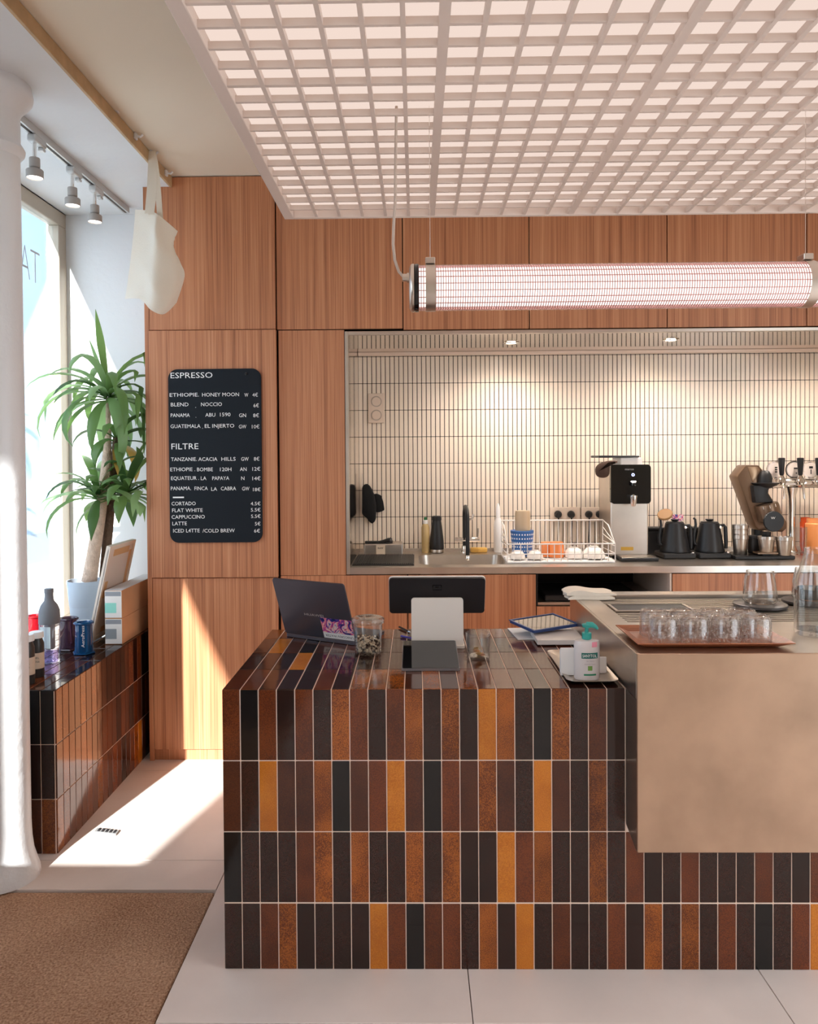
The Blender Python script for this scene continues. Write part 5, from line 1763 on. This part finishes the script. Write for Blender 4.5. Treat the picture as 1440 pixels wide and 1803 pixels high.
# beer tap tower
ytw = 4.98
tw_ = thing('tap_tower', (W(1392, 960, y=ytw).x, ytw, ZWT), 'chrome beer tap tower with black handles and round badges', 'tap tower')
xq = W(1393, 900, y=ytw).x
u = ytw / FPX
zt5 = W(1393, 858, y=ytw).z - ZWT
part('column', MB().lathe([(11 * u, 0.0006), (11 * u, 0.012), (9 * u, 0.02), (6.2 * u, 0.05), (5.6 * u, zt5 * 0.6), (6.5 * u, zt5 * 0.85), (11 * u, zt5 * 0.98), (11.5 * u, zt5)], 32, c=(xq, ytw, ZWT)), CHROME, tw_, smooth=40, world=True)
zbar = W(1400, 850, y=ytw).z
part('cross_bar', MB().lathe([(0.026, W(1362, 850, y=ytw).x), (0.031, W(1364, 850, y=ytw).x), (0.031, W(1500, 850, y=ytw).x), (0.026, W(1502, 850, y=ytw).x)], 28, c=(0, ytw, zbar), axis='X'), CHROME, tw_, smooth=40, world=True)
BADGE = plain('white_badge', lin(226, 214, 204), 0.4)
for px, bpx, kind in ((1376, 1364, 0), (1409, 1398, 1), (1441, 1427, 2), (1474, 1460, 0)):
    xh = W(px, 830, y=ytw - 0.05).x
    zh0, zh1 = W(px, 837, y=ytw - 0.05).z, W(px, 806, y=ytw - 0.05).z
    h_ = part('tap_handle', MB().lathe([(0.011, zh0), (0.014, zh0 + 0.01), (0.020, zh1 - 0.02), (0.021, zh1 - 0.004), (0.017, zh1)], 20, c=(xh, ytw - 0.05, 0)), BLACK, tw_, smooth=40, world=True)
    part('handle_socket', MB().lathe([(0.020, zbar - 0.01), (0.030, zbar + 0.008), (0.022, zbar + 0.028), (0.010, zh0)], 20, c=(xh, ytw - 0.05, 0)), CHROME, h_, smooth=40, world=True)
    part('tap_spout', MB().tube([(xh, ytw - 0.06, zbar), (xh, ytw - 0.085, zbar - 0.02), (xh + (0.006 if px > 1380 else -0.006), ytw - 0.09, zbar - 0.10)], [0.011, 0.010, 0.008], 10), CHROME, tw_, smooth=50, world=True)
    q = W(bpx, 827, y=ytw + 0.01)
    b_ = part('badge', MB().lathe([(14 * u, 0.004), (14.5 * u, 0.0), (13.5 * u, -0.004), (0, -0.0045)], 32, c=q, axis='Y', cap1=False), BADGE, tw_, smooth=40, world=True)
    part('badge_ring', MB().lathe([(12.6 * u, -0.0046), (15 * u, -0.002), (15 * u, 0.004), (12.6 * u, 0.004)], 32, c=q, axis='Y', cap0=False, cap1=False), BLACKG if kind == 1 else CHROME, b_, smooth=40, world=True)
    dk = MB()
    if kind == 0:
        for dz in (0.014, 0.0, -0.014):
            dk.box(q.x - 0.002, q.x + 0.014, q.y - 0.0056, q.y - 0.0048, q.z + dz - 0.004, q.z + dz + 0.004)
    elif kind == 1:
        dk.box(q.x - 0.004, q.x + 0.022, q.y - 0.0056, q.y - 0.0048, q.z + 0.004, q.z + 0.014)
        dk.box(q.x + 0.008, q.x + 0.016, q.y - 0.0056, q.y - 0.0048, q.z - 0.026, q.z - 0.018)
    else:
        dk.box(q.x - 0.012, q.x + 0.012, q.y - 0.0056, q.y - 0.0048, q.z + 0.008, q.z + 0.022)
        dk.box(q.x - 0.003, q.x + 0.003, q.y - 0.0056, q.y - 0.0048, q.z - 0.028, q.z + 0.002)
    part('badge_print', dk, BLACK, b_, world=True)
# orange and clear cups at the right end
yo = 4.93
OG = plain('orange_translucent', lin(240, 96, 40), 0.2, trans=0.25)
OL = plain('pale_orange', lin(244, 160, 96), 0.3)
for px, rpx, pt, mt, dy, lab in ((1418, 9, 911, OG, 0.10, 'bright orange cup behind the clear glass at the far right'), (1434, 15, 913, OL, 0.0, 'large pale orange jug at the far right edge')):
    y = yo + dy
    r = rpx * y / FPX
    p = W(px, 950, y=y)
    h = W(px, pt, y=y).z - ZWT
    t = thing('orange_cup', (p.x, y, ZWT), lab, 'cup', 'orange cups by the tap tower')
    part('body', MB().lathe([(0, 0.0006), (r * 0.8, 0.0006), (r * 1.0, h * 0.2), (r, h * 0.85), (r * 0.86, h * 0.88), (r * 0.86, h), (r * 0.8, h), (r * 0.8, 0.008), (0, 0.008)], 32, cap0=False, cap1=False), mt, t, smooth=40)
y = yo - 0.06
p = W(1409, 950, y=y)
t = thing('clear_tumbler', (p.x, y, ZWT), 'small clear tumbler in front of the orange cup at the far right', 'glass')
h = W(1409, 928, y=y).z - ZWT
part('body', MB().lathe([(0, 0.0006), (0.036, 0.0006), (0.040, h), (0.037, h), (0.033, 0.01), (0, 0.01)], 32, cap0=False, cap1=False), CLEARJ, t, smooth=40)

# ------------------------------------------------------------------ menu board
ym = DW - 0.036 - 0.012
mb_ = thing('menu_board', W(380, 955, y=ym), 'black menu board with rounded corners and white price lettering', 'menu board')
ROOT[mb_.name] = Vector(mb_.location)
BOARDM = plain('blue_black_board', lin(18, 25, 33), 0.6, spec=0.25)
tl, tr_, brr, bll = W(296.5, 650, y=ym), W(459, 648.5, y=ym), W(463, 954, y=ym), W(299.5, 956, y=ym)
ux = (tr_ - tl + brr - bll) * 0.5
uz = (tl - bll + tr_ - brr) * 0.5
wbd, hbd = ux.length, uz.length
ux.normalize()
uz.normalize()
part('board', MB().prism(rrect(wbd, hbd, 0.052, 8), bll, ux, uz, (0, 0.0115, 0)), BOARDM, mb_, world=True)
MENU = [(160, 552, 165, 52, 'ESPRESSO'),
        (152, 425, 347, 34, 'ETHIOPIE.'), (455, 800, 345, 34, 'HONEY MOON'), (850, 886, 347, 34, 'W'), (925, 976, 346, 34, '4€'),
        (163, 328, 437, 34, 'BLEND'), (392, 402, 449, 34, '.'), (445, 640, 435, 34, 'NOCCIO'), (935, 985, 445, 34, '6€'),
        (162, 340, 537, 34, 'PANAMA'), (394, 404, 541, 34, '.'), (485, 578, 533, 34, 'ABU'), (622, 720, 530, 34, '1590'), (800, 865, 537, 34, 'GN'), (932, 986, 538, 34, '8€'),
        (160, 440, 640, 34, 'GUATEMALA'), (456, 466, 644, 34, '.'), (480, 755, 637, 34, 'EL INJERTO'), (798, 868, 643, 34, 'GW'), (920, 990, 643, 34, '10€'),
        (168, 420, 828, 54, 'FILTRE'),
        (165, 405, 948, 34, 'TANZANIE.'), (420, 597, 947, 34, 'ACACIA'), (635, 768, 945, 34, 'HILLS'), (820, 890, 945, 34, 'GW'), (938, 990, 944, 34, '8€'),
        (158, 390, 1043, 34, 'ETHIOPIE .'), (408, 555, 1043, 34, 'BOMBE'), (622, 728, 1042, 34, '120H'), (808, 870, 1040, 34, 'AN'), (924, 998, 1038, 34, '12€'),
        (165, 425, 1125, 34, 'EQUATEUR .'), (443, 495, 1125, 34, 'LA'), (550, 708, 1125, 34, 'PAPAYA'), (820, 850, 1125, 34, 'N'), (924, 1000, 1127, 34, '14€'),
        (163, 352, 1220, 34, 'PANAMA.'), (384, 508, 1220, 34, 'FINCA'), (540, 595, 1225, 34, 'LA'), (630, 772, 1221, 34, 'CABRA'), (828, 896, 1222, 34, 'GW'), (930, 1000, 1230, 32, '18€'),
        (170, 395, 1362, 34, 'CORTADO'), (908, 1000, 1362, 32, '4.5€'),
        (175, 460, 1425, 34, 'FLAT WHITE'), (910, 1000, 1420, 32, '5.5€'),
        (170, 480, 1487, 34, 'CAPPUCCINO'), (912, 1000, 1480, 32, '5.5€'),
        (177, 313, 1548, 34, 'LATTE'), (948, 1000, 1550, 32, '5€'),
        (185, 432, 1615, 34, 'ICED L4TTE'), (460, 760, 1615, 34, '/COLD BREW'), (940, 995, 1616, 32, '6€')]
K = 1273.0 / 240.0
yt_ = ym - 0.0008
for x0, x1, yc, hh, s_ in MENU:
    p, q = W(270 + x0 / K, 630 + yc / K, y=yt_), W(270 + x1 / K, 630 + yc / K, y=yt_)
    M = basis(p, ux, uz, Vector((0, -1, 0)))
    ww = None if s_ == '.' else (q - p).length
    text('menu_lettering', s_, M, w=ww, h=hh / K * yt_ / FPX, mat=LETTER, parent=mb_)
p, q = W(270 + 182 / K, 630 + 1304 / K, y=yt_), W(270 + 285 / K, 630 + 1304 / K, y=yt_)
part('menu_dash', MB().box(p.x, q.x, yt_ - 0.0004, yt_ + 0.0004, p.z - 0.004, p.z + 0.004), LETTER, mb_, world=True)
p = W(433, 658, y=yt_)
part('bolt', MB().lathe([(0.008, 0), (0.007, -0.004), (0, -0.005)], 16, c=p, axis='Y', cap1=False), BLACK, mb_, smooth=40, world=True)

# ------------------------------------------------------------------ tote bag on its hook
hkp = W(265, 270, x=XSOF + 0.017)
yb = hkp.y
bag = thing('tote_bag', hkp, 'natural canvas tote bag hanging from the ochre batten by the window', 'bag')


def bagp(px, py, dy=0.0):
    return W(px, py, y=yb + dy)


# body: outline columns from left edge to right edge with folds in depth
L0 = [(238, 369), (235, 410), (230, 455), (225, 495), (220, 526)]
L1 = [(262, 371), (262, 415), (258, 460), (252, 500), (247, 527)]
L2 = [(277, 377), (278, 420), (276, 465), (272, 512), (266, 546)]
L3 = [(298, 394), (300, 430), (304, 468), (302, 512), (289, 553)]
L4 = [(313, 407), (306, 433), (318, 463), (325, 487), (311, 533)]
DEP = [(0.02, 0.02, 0.01, 0.0, 0.0), (-0.03, -0.035, -0.05, -0.06, -0.07), (-0.05, -0.07, -0.10, -0.12, -0.13), (-0.02, -0.02, -0.05, -0.06, -0.08), (0.03, 0.02, 0.02, 0.03, 0.02)]
cols_ = [L0, L1, L2, L3, L4]
bm = bmesh.new()
NX, NZ = 28, 32


def spl(vals, t):
    n = len(vals) - 1
    x = t * n
    i = min(int(x), n - 1)
    f = x - i
    p0, p1, p2, p3 = vals[max(i - 1, 0)], vals[i], vals[i + 1], vals[min(i + 2, n)]
    return tuple(0.5 * ((2 * b) + (c - a) * f + (2 * a - 5 * b + 4 * c - d) * f * f + (-a + 3 * b - 3 * c + d) * f ** 3) for a, b, c, d in zip(p0, p1, p2, p3))


for side in (0, 1):
    gridv = []
    for i in range(NX + 1):
        u_ = i / NX
        row = []
        for j in range(NZ + 1):
            t_ = j / NZ
            q = spl([spl(c, t_) for c in cols_], u_)
            d = spl([spl([(v_,) for v_ in dd], t_) for dd in DEP], u_)[0]
            edge = math.sin(math.pi * u_)
            wr = (0.014 * abs(math.sin(5.5 * u_ + 2.2 * t_ + 0.4)) + 0.010 * abs(math.sin(7 * t_ - 4 * u_)) + 0.004 * abs(math.sin(17 * t_ + 9 * u_))) * edge
            if side == 1:
                d = d + (0.09 + 0.04 * t_) * edge
                q = (q[0], q[1] - (6 * t_ * edge))
                wr *= 0.4
            row.append(bm.verts.new(bagp(q[0], q[1], d + wr)))
        gridv.append(row)
    for i in range(NX):
        for j in range(NZ):
            bm.faces.new((gridv[i][j], gridv[i + 1][j], gridv[i + 1][j + 1], gridv[i][j + 1]))
bmesh.ops.remove_doubles(bm, verts=list(bm.verts), dist=0.004)
part('body', MB().addbm(bm), CANVAS, bag, smooth=70, world=True)


def strap(pts, w, nm):
    m = MB()
    pts = [Vector(p) for p in pts]
    vs_, fs = [], []
    for p in pts:
        for dx, dy in ((-w / 2, -0.0015), (w / 2, -0.0015), (w / 2, 0.0015), (-w / 2, 0.0015)):
            vs_.append((p.x + dx, p.y + dy, p.z))
    for i in range(len(pts) - 1):
        for k in range(4):
            a, b = 4 * i + k, 4 * i + (k + 1) % 4
            fs.append((a, b, b + 4, a + 4))
    fs += [(0, 1, 2, 3), tuple(4 * (len(pts) - 1) + k for k in range(4))]
    part(nm, m.add(vs_, fs), CANVAS, bag, smooth=50, world=True)


strap([bagp(267, 266, -0.02), bagp(266, 285, -0.035), bagp(264, 330, -0.045), bagp(260, 376, -0.05)], 0.030, 'handle')
strap([bagp(269, 266, -0.02), bagp(272, 290, -0.04), bagp(271, 335, -0.07), bagp(266, 378, -0.085)], 0.030, 'handle')
strap([bagp(270, 266, 0.0), bagp(275, 300, 0.0), bagp(279, 345, 0.01), bagp(282, 385, 0.01)], 0.030, 'handle')

# ------------------------------------------------------------------ things on the window bench
ZB_ = ZBN
CJ = plain('cream_label', lin(222, 200, 178), 0.7)
JARD = plain('dark_jar', lin(44, 42, 40), 0.35)
for px, pyb, lab, top, tx in ((48, 1204, 'dark jar with white lid and cream label nearest the column', 1117, 'VEL'), (65, 1191, 'dark jar with white lid just behind the nearest jar', 1112, 'SEL')):
    p = W(px, pyb, z=ZB_)
    r = 13.0 * p.y / FPX if px < 60 else 12.5 * p.y / FPX
    h = W(px, top, y=p.y).z - ZB_
    t = thing('spread_jar', (p.x, p.y, ZB_), lab, 'jar', 'dark jars on the window bench')
    part('body', MB().lathe([(0, 0.0006), (r * 0.95, 0.0006), (r, 0.006), (r, h * 0.74), (r * 0.78, h * 0.84), (r * 0.78, h * 0.90), (0, h * 0.90)], 32, cap0=False, cap1=False), JARD, t, smooth=40)
    part('lid', MB().lathe([(r * 0.80, h * 0.86), (r * 0.98, h * 0.87), (r * 0.98, h * 0.96), (r * 0.9, h), (0, h)], 32, cap1=False), WHITE, t, smooth=40)
    part('label_band', MB().lathe([(r * 1.004, h * 0.20), (r * 1.012, h * 0.20), (r * 1.012, h * 0.55), (r * 1.004, h * 0.55)], 32, cap0=False, cap1=False), CJ, t, smooth=40)
    text('label_text', tx, frontM((p.x + 0.004, p.y - r * 1.03, ZB_ + h * 0.45)), w=0.026, h=0.008, mat=BLACK, parent=t)
    text('label_text', 'KOULER', frontM((p.x + 0.004, p.y - r * 1.03, ZB_ + h * 0.37)), w=0.026, h=0.008, mat=BLACK, parent=t)
# filter bottle
p = W(88, 1166, z=ZB_)
u = p.y / FPX
SMOKE = glassmat('bottle_glass', (0.93, 0.93, 0.95, 1), 1.2)
GREYR = plain('grey_silicone', lin(112, 114, 120), 0.55)
fb = thing('filter_bottle', (p.x, p.y, ZB_), 'tall glass bottle with grey neck and pale label among the coffee gear', 'bottle')
part('body', MB().lathe([(0, 0.001), (16.5 * u, 0.001), (17.5 * u, 0.008), (17.5 * u, 76 * u), (15.5 * u, 78 * u), (16.5 * u, 70 * u), (16.4 * u, 0.008), (0, 0.006)], 36, cap0=False, cap1=False), SMOKE, fb, smooth=45)
part('neck', MB().lathe([(17.8 * u, 70 * u), (18 * u, 72 * u), (17.5 * u, 92 * u), (14 * u, 102 * u), (8.2 * u, 110 * u), (7.2 * u, 118 * u), (7.2 * u, 124 * u), (7.8 * u, 124.5 * u), (7.8 * u, 131 * u), (6.8 * u, 131.5 * u)], 36), GREYR, fb, smooth=40)
part('card', MB().box(-9 * u, 9 * u, -16.2 * u, -16.0 * u, 28 * u, 66 * u), plain('pale_blue_card', lin(214, 230, 234), 0.7), fb)
part('filter', MB().lathe([(7 * u, 24 * u), (9 * u, 26 * u), (9 * u, 68 * u), (11 * u, 70 * u)], 28), plain('grey_filter_mesh', lin(150, 150, 156), 0.5), fb, smooth=40)
part('filler', MB().lathe([(0, 0.007), (14 * u, 0.007), (14 * u, 20 * u), (0, 22 * u)], 24, cap0=False, cap1=False), glassmat('violet_beads', (0.72, 0.62, 0.82, 1), 1.0, frost=0.45, frostcol=lin(150, 130, 180)), fb, smooth=40)
# coffee presses
def press(px, pyb, col, lab, s=1.0, txt=False):
    p = W(px, pyb, z=ZB_)
    u = p.y / FPX * s
    t = thing('coffee_press', (p.x, p.y, ZB_), lab, 'coffee press', 'coloured coffee presses')
    part('foot', MB().lathe([(0, 0.0006), (19 * u, 0.0006), (20.5 * u, 0.004), (19 * u, 0.010), (15 * u, 0.012)], 6), col, t)
    part('tube', MB().lathe([(15 * u, 0.0122), (15.5 * u, 0.016), (14.2 * u, 50 * u), (14 * u, 52 * u)], 32), col, t, smooth=40)
    part('flange', MB().lathe([(14 * u, 52.2 * u), (17 * u, 53 * u), (17.3 * u, 55 * u), (15 * u, 56.5 * u), (12 * u, 56 * u), (11 * u, 53.5 * u), (0, 53.5 * u)], 32, cap1=False), col, t, smooth=40)
    if txt:
        M = Matrix.Translation((p.x + 5 * u, p.y - 15.6 * u, ZB_ + 14 * u)) @ Matrix(((0, -1, 0, 0), (0, 0, -1, 0), (1, 0, 0, 0), (0, 0, 0, 1)))
        text('brand_text', 'AeroPress', M, w=38 * u, h=5.5 * u, mat=LETTER, parent=t)


def tint(name, c):
    return plain(name, c, 0.08, trans=0.45)


press(148, 1150, tint('blue_translucent', lin(24, 92, 150)), 'translucent blue coffee press with white lettering', txt=True)
press(121, 1143, tint('violet_brown_translucent', lin(84, 56, 74)), 'translucent dark violet coffee press beside the blue one')
press(62, 1133, tint('red_translucent', lin(176, 24, 36)), 'translucent red coffee press behind the glass bottle', 0.9)
# two cardboard boxes
CARD = plain('kraft_cardboard', lin(196, 150, 112), 0.85, var=0.06, vscale=8)
CARDW = plain('white_printed_card', lin(236, 234, 230), 0.7)
p0, p1 = W(185, 1135, z=ZB_), W(215, 1135, z=ZB_)
x0, x1 = p0.x, p1.x
yb0, yb1_ = p0.y, 4.74
zm, ztp = W(200, 1089, y=yb0).z, W(200, 1040, y=yb0).z
for k, (z0, z1, lab, col) in enumerate(((ZB_ + 0.0006, zm - 0.0006, 'long cardboard box with white end label lying on the window bench', lin(150, 156, 160)), (zm, ztp, 'long cardboard box with pale green end label on top of the other box', lin(150, 222, 206)))):
    bx_ = thing('cardboard_box', (0.5 * (x0 + x1), 0.5 * (yb0 + yb1_), z0), lab, 'box', 'boxes on the window bench')
    part('carton', MB().bbox(x0, x1, yb0 + 0.001, yb1_, z0, z1, 0.002), CARD, bx_, world=True)
    part('end_label', MB().box(x0 + 0.002, x1 - 0.001, yb0 - 0.0004, yb0 + 0.0008, z0 + 0.004, z1 - 0.003), CARDW, bx_, world=True)
    part('grey_tape', MB().box(x0 + 0.004, x1 - 0.004, yb0 - 0.0008, yb0 - 0.0003, z1 - 0.03, z1 - 0.006), plain('grey_tape%d' % k, lin(150, 154, 160), 0.5), bx_, world=True)
    part('sticker', MB().box(x0 + 0.002, x1 - 0.030, yb0 - 0.0008, yb0 - 0.0003, z0 + 0.03, z0 + 0.085), plain('sticker%d' % k, col, 0.5), bx_, world=True)
    if k == 1:
        part('top_liner', MB().box(x0 + 0.001, x1 - 0.001, yb0 + 0.002, yb1_ - 0.001, z1 - 0.0005, z1 + 0.0008), plain('grey_card_top', lin(206, 208, 212), 0.6), bx_, world=True)
# framed board leaning back to front
q0 = W(161, 1134, z=ZB_)
fr_ = thing('leaning_frame', (q0.x, q0.y, ZB_), 'white backed picture frame leaning beside the cardboard boxes', 'frame')
FRW = plain('pale_wood_frame', lin(232, 220, 206), 0.6)
qt = W(196, 963, y=q0.y)
qr = W(241, 950, z=qt.z)
e1_ = (qt - Vector((q0.x, q0.y, ZB_ + 0.006)))
e2_ = (qr - qt)
nl = e1_.cross(e2_).normalized()
if nl.x < 0:
    nl = -nl
o2 = Vector((q0.x, q0.y, ZB_ + 0.006)) - nl * 0.016
part('panel', MB().prism([(0, 0), (1, 0), (1, 1), (0, 1)], o2, e2_, e1_, nl * 0.008), plain('pale_backing', lin(226, 214, 204), 0.7), fr_, world=True)
m = MB()
for a0, a1, b0_, b1_ in ((0, 1, 0, 0.04), (0, 1, 0.96, 1.0), (0, 0.06, 0.04, 0.96), (0.94, 1, 0.04, 0.96)):
    m.prism([(a0, b0_), (a1, b0_), (a1, b1_), (a0, b1_)], o2 - nl * 0.01, e2_, e1_, nl * 0.022)
part('moulding', m, FRW, fr_, world=True)
KT = plain('kraft_tape', lin(216, 172, 122), 0.6)
for a0, a1, b0_, b1_ in ((0.2, 0.8, 0.88, 0.95), (0.08, 0.2, 0.45, 0.62), (0.3, 0.8, 0.06, 0.12), (0.82, 0.92, 0.5, 0.9)):
    part('tape', MB().prism([(a0, b0_), (a1, b0_), (a1, b1_), (a0, b1_)], o2 + nl * 0.0082, e2_, e1_, nl * 0.0006), KT, fr_, world=True)

# ------------------------------------------------------------------ potted yucca
yp = 4.42
pp = W(153, 1121, y=yp)
xp = pp.x
POT = plain('blue_grey_pot', lin(176, 190, 204), 0.6)
u = yp / FPX
hp = W(153, 1021, y=yp).z - ZB_
pot = thing('potted_yucca', (xp, yp, ZB_), 'tall potted yucca with bare trunks and long drooping green leaves by the window', 'plant')
rp = 33 * u
part('pot', MB().lathe([(0, 0.0006), (rp * 0.72, 0.0006), (rp * 0.74, 0.006), (rp * 0.84, hp * 0.52), (rp * 0.845, hp * 0.525), (rp * 0.855, hp * 0.53), (rp * 0.98, hp * 0.98), (rp * 0.98, hp), (rp * 0.93, hp), (rp * 0.90, hp * 0.9), (0, hp * 0.9)], 40, cap0=False, cap1=False), POT, pot, smooth=40)
part('soil', MB().lathe([(rp * 0.905, hp * 0.905), (0, hp * 0.915)], 32, cap0=False, cap1=False), plain('red_clay_soil', lin(150, 92, 76), 0.95, bump=0.8, bscale=90), pot)
BARK = plain('pale_bark', lin(206, 180, 160), 0.9, bump=0.9, bscale=70, var=0.15, vscale=30)
BARKD = plain('dark_bark', lin(96, 74, 58), 0.9, bump=0.9, bscale=60, var=0.2, vscale=25)
s1 = [W(157, 1024, y=yp), W(164, 980, y=yp), W(173, 925, y=yp), (W(181, 872, y=yp)), W(187, 820, y=yp), W(191, 760, y=yp), W(190, 700, y=yp)]
part('trunk', MB().tube(s1, [13 * u, 11.5 * u, 10.5 * u, 9.5 * u, 8.5 * u, 5 * u, 3.5 * u], 14), BARK, pot, smooth=60, world=True)
s2 = [W(184, 1016, y=yp + 0.06), W(188, 960, y=yp + 0.06), W(194, 900, y=yp + 0.05), W(200, 830, y=yp + 0.02), W(205, 770, y=yp)]
part('trunk', MB().tube(s2, [9 * u, 8.5 * u, 7.5 * u, 6.5 * u, 6 * u], 14), BARKD, pot, smooth=60, world=True)
part('trunk', MB().tube([W(200, 900, y=yp + 0.04), W(212, 880, y=yp + 0.03), W(222, 862, y=yp + 0.02)], [5 * u, 4.5 * u, 3.5 * u], 12), BARKD, pot, smooth=60, world=True)
part('trunk', MB().tube([W(181, 895, y=yp - 0.01), W(176, 878, y=yp - 0.02), W(171, 866, y=yp - 0.03)], [5 * u, 4.5 * u, 3.5 * u], 12), BARK, pot, smooth=60, world=True)


def leafmat(name, c, c2):
    m, N, L, P = newmat(name)
    P.inputs['Base Color'].default_value = c
    P.inputs['Roughness'].default_value = 0.38
    P.inputs['Subsurface Weight'].default_value = 0.0
    tl_ = N.new('ShaderNodeBsdfTranslucent')
    tl_.inputs[0].default_value = c2
    mx = N.new('ShaderNodeMixShader')
    mx.inputs[0].default_value = 0.38
    L.new(P.outputs[0], mx.inputs[1])
    L.new(tl_.outputs[0], mx.inputs[2])
    L.new(mx.outputs[0], N['Material Output'].inputs[0])
    return m


LF = [leafmat('leaf_green', lin(92, 126, 72), lin(140, 176, 100)), leafmat('leaf_dark', lin(58, 90, 54), lin(104, 140, 76)), leafmat('leaf_pale', lin(128, 164, 112), lin(170, 205, 140)), leafmat('leaf_dry', lin(190, 150, 70), lin(210, 170, 90))]
rl = random.Random(11)


def leaf(base, az, el, ln, droop, w, mt):
    n = 9
    d = Vector((math.cos(az) * math.cos(el), math.sin(az) * math.cos(el), math.sin(el)))
    pts = [Vector(base)]
    ang = el
    for i in range(n):
        t = (i + 1) / n
        ang = el - droop * (t ** 1.5)
        d = Vector((math.cos(az) * math.cos(ang), math.sin(az) * math.cos(ang), math.sin(ang)))
        pts.append(pts[-1] + d * (ln / n))
    side = Vector((-math.sin(az), math.cos(az), 0))
    vs_, fs = [], []
    for i, p in enumerate(pts):
        t = i / n
        ww = w * (0.45 + 0.9 * t if t < 0.55 else 0.945 * (1 - ((t - 0.55) / 0.45) ** 1.7)) * 0.5
        ww = max(ww, 0.0006)
        tan = (pts[min(i + 1, n)] - pts[max(i - 1, 0)]).normalized()
        nrm = side.cross(tan).normalized()
        if nrm.z < 0 and i == 0:
            pass
        # keep clear of the pane, the wall and the cabinet
        p.x = max(min(p.x, -1.56), XI + 0.03)
        p.y = min(p.y, DN - 0.03)
        vs_ += [p - side * ww + nrm * ww * 0.25, p - nrm * ww * 0.1, p + side * ww + nrm * ww * 0.25]
    for v_ in range(len(vs_)):
        q = vs_[v_]
        vs_[v_] = Vector((max(min(q.x, -1.55), XI + 0.012), min(q.y, DN - 0.012), q.z))
    for i in range(n):
        for k in range(2):
            a = 3 * i + k
            fs.append((a, a + 1, a + 4, a + 3))
    part('leaf', MB().add(vs_, fs), mt, pot, smooth=70, world=True)


def crown(c, n, lmin, lmax, emin, emax, dmin, dmax, up_=0, mats=(0, 0, 1, 2)):
    for i in range(n):
        az = 6.283 * (i * 0.381966) + rl.uniform(-0.25, 0.25)
        f = i / max(n - 1, 1)
        el = R(emax + (emin - emax) * f + rl.uniform(-8, 8))
        leaf(Vector(c) + Vector((0, 0, -0.05 * f)), az, el, rl.uniform(lmin, lmax), R(rl.uniform(dmin, dmax)), rl.uniform(0.052, 0.078), LF[rl.choice(mats)])


cA = W(190, 690, y=yp)
crown(cA, 40, 0.36, 0.58, -10, 70, 85, 155)
leaf(cA, R(150), R(82), 0.50, R(8), 0.062, LF[0])
leaf(cA, R(170), R(74), 0.34, R(10), 0.05, LF[2])
cB = W(172, 866, y=yp - 0.03)
crown(cB, 24, 0.26, 0.44, 0, 70, 50, 120)
cC = W(222, 862, y=yp + 0.02)
crown(cC, 28, 0.24, 0.42, 0, 78, 40, 120)
cD = W(206, 768, y=yp)
crown(cD, 12, 0.26, 0.42, 10, 60, 80, 140, mats=(0, 1, 1, 3))
leaf(W(200, 790, y=yp), R(-60), R(-20), 0.22, R(60), 0.04, LF[3])

# small grey door wedge in the sunlit strip
a, b = W(166, 1472, z=0), W(212, 1462, z=0)
wd = thing('door_wedge', (a.x, a.y, 0), 'small grey ribbed wedge lying on the sunlit floor beside the bench', 'wedge')
ln_ = b.x - a.x
part('body', MB().prism([(0, 0.001), (ln_, 0.001), (ln_, 0.010), (0, 0.022)], (a.x, a.y, 0), (1, 0, 0), (0, 0, 1), (0, 0.035, 0)), plain('grey_rubber', lin(150, 150, 150), 0.7), wd, world=True)
for k in range(5):
    x = a.x + ln_ * (0.12 + 0.18 * k)
    zz = 0.022 - 0.012 * (0.12 + 0.18 * k)
    part('rib', MB().box(x, x + ln_ * 0.09, a.y + 0.004, a.y + 0.031, zz - 0.003, zz + 0.003), CHAR, wd, world=True)
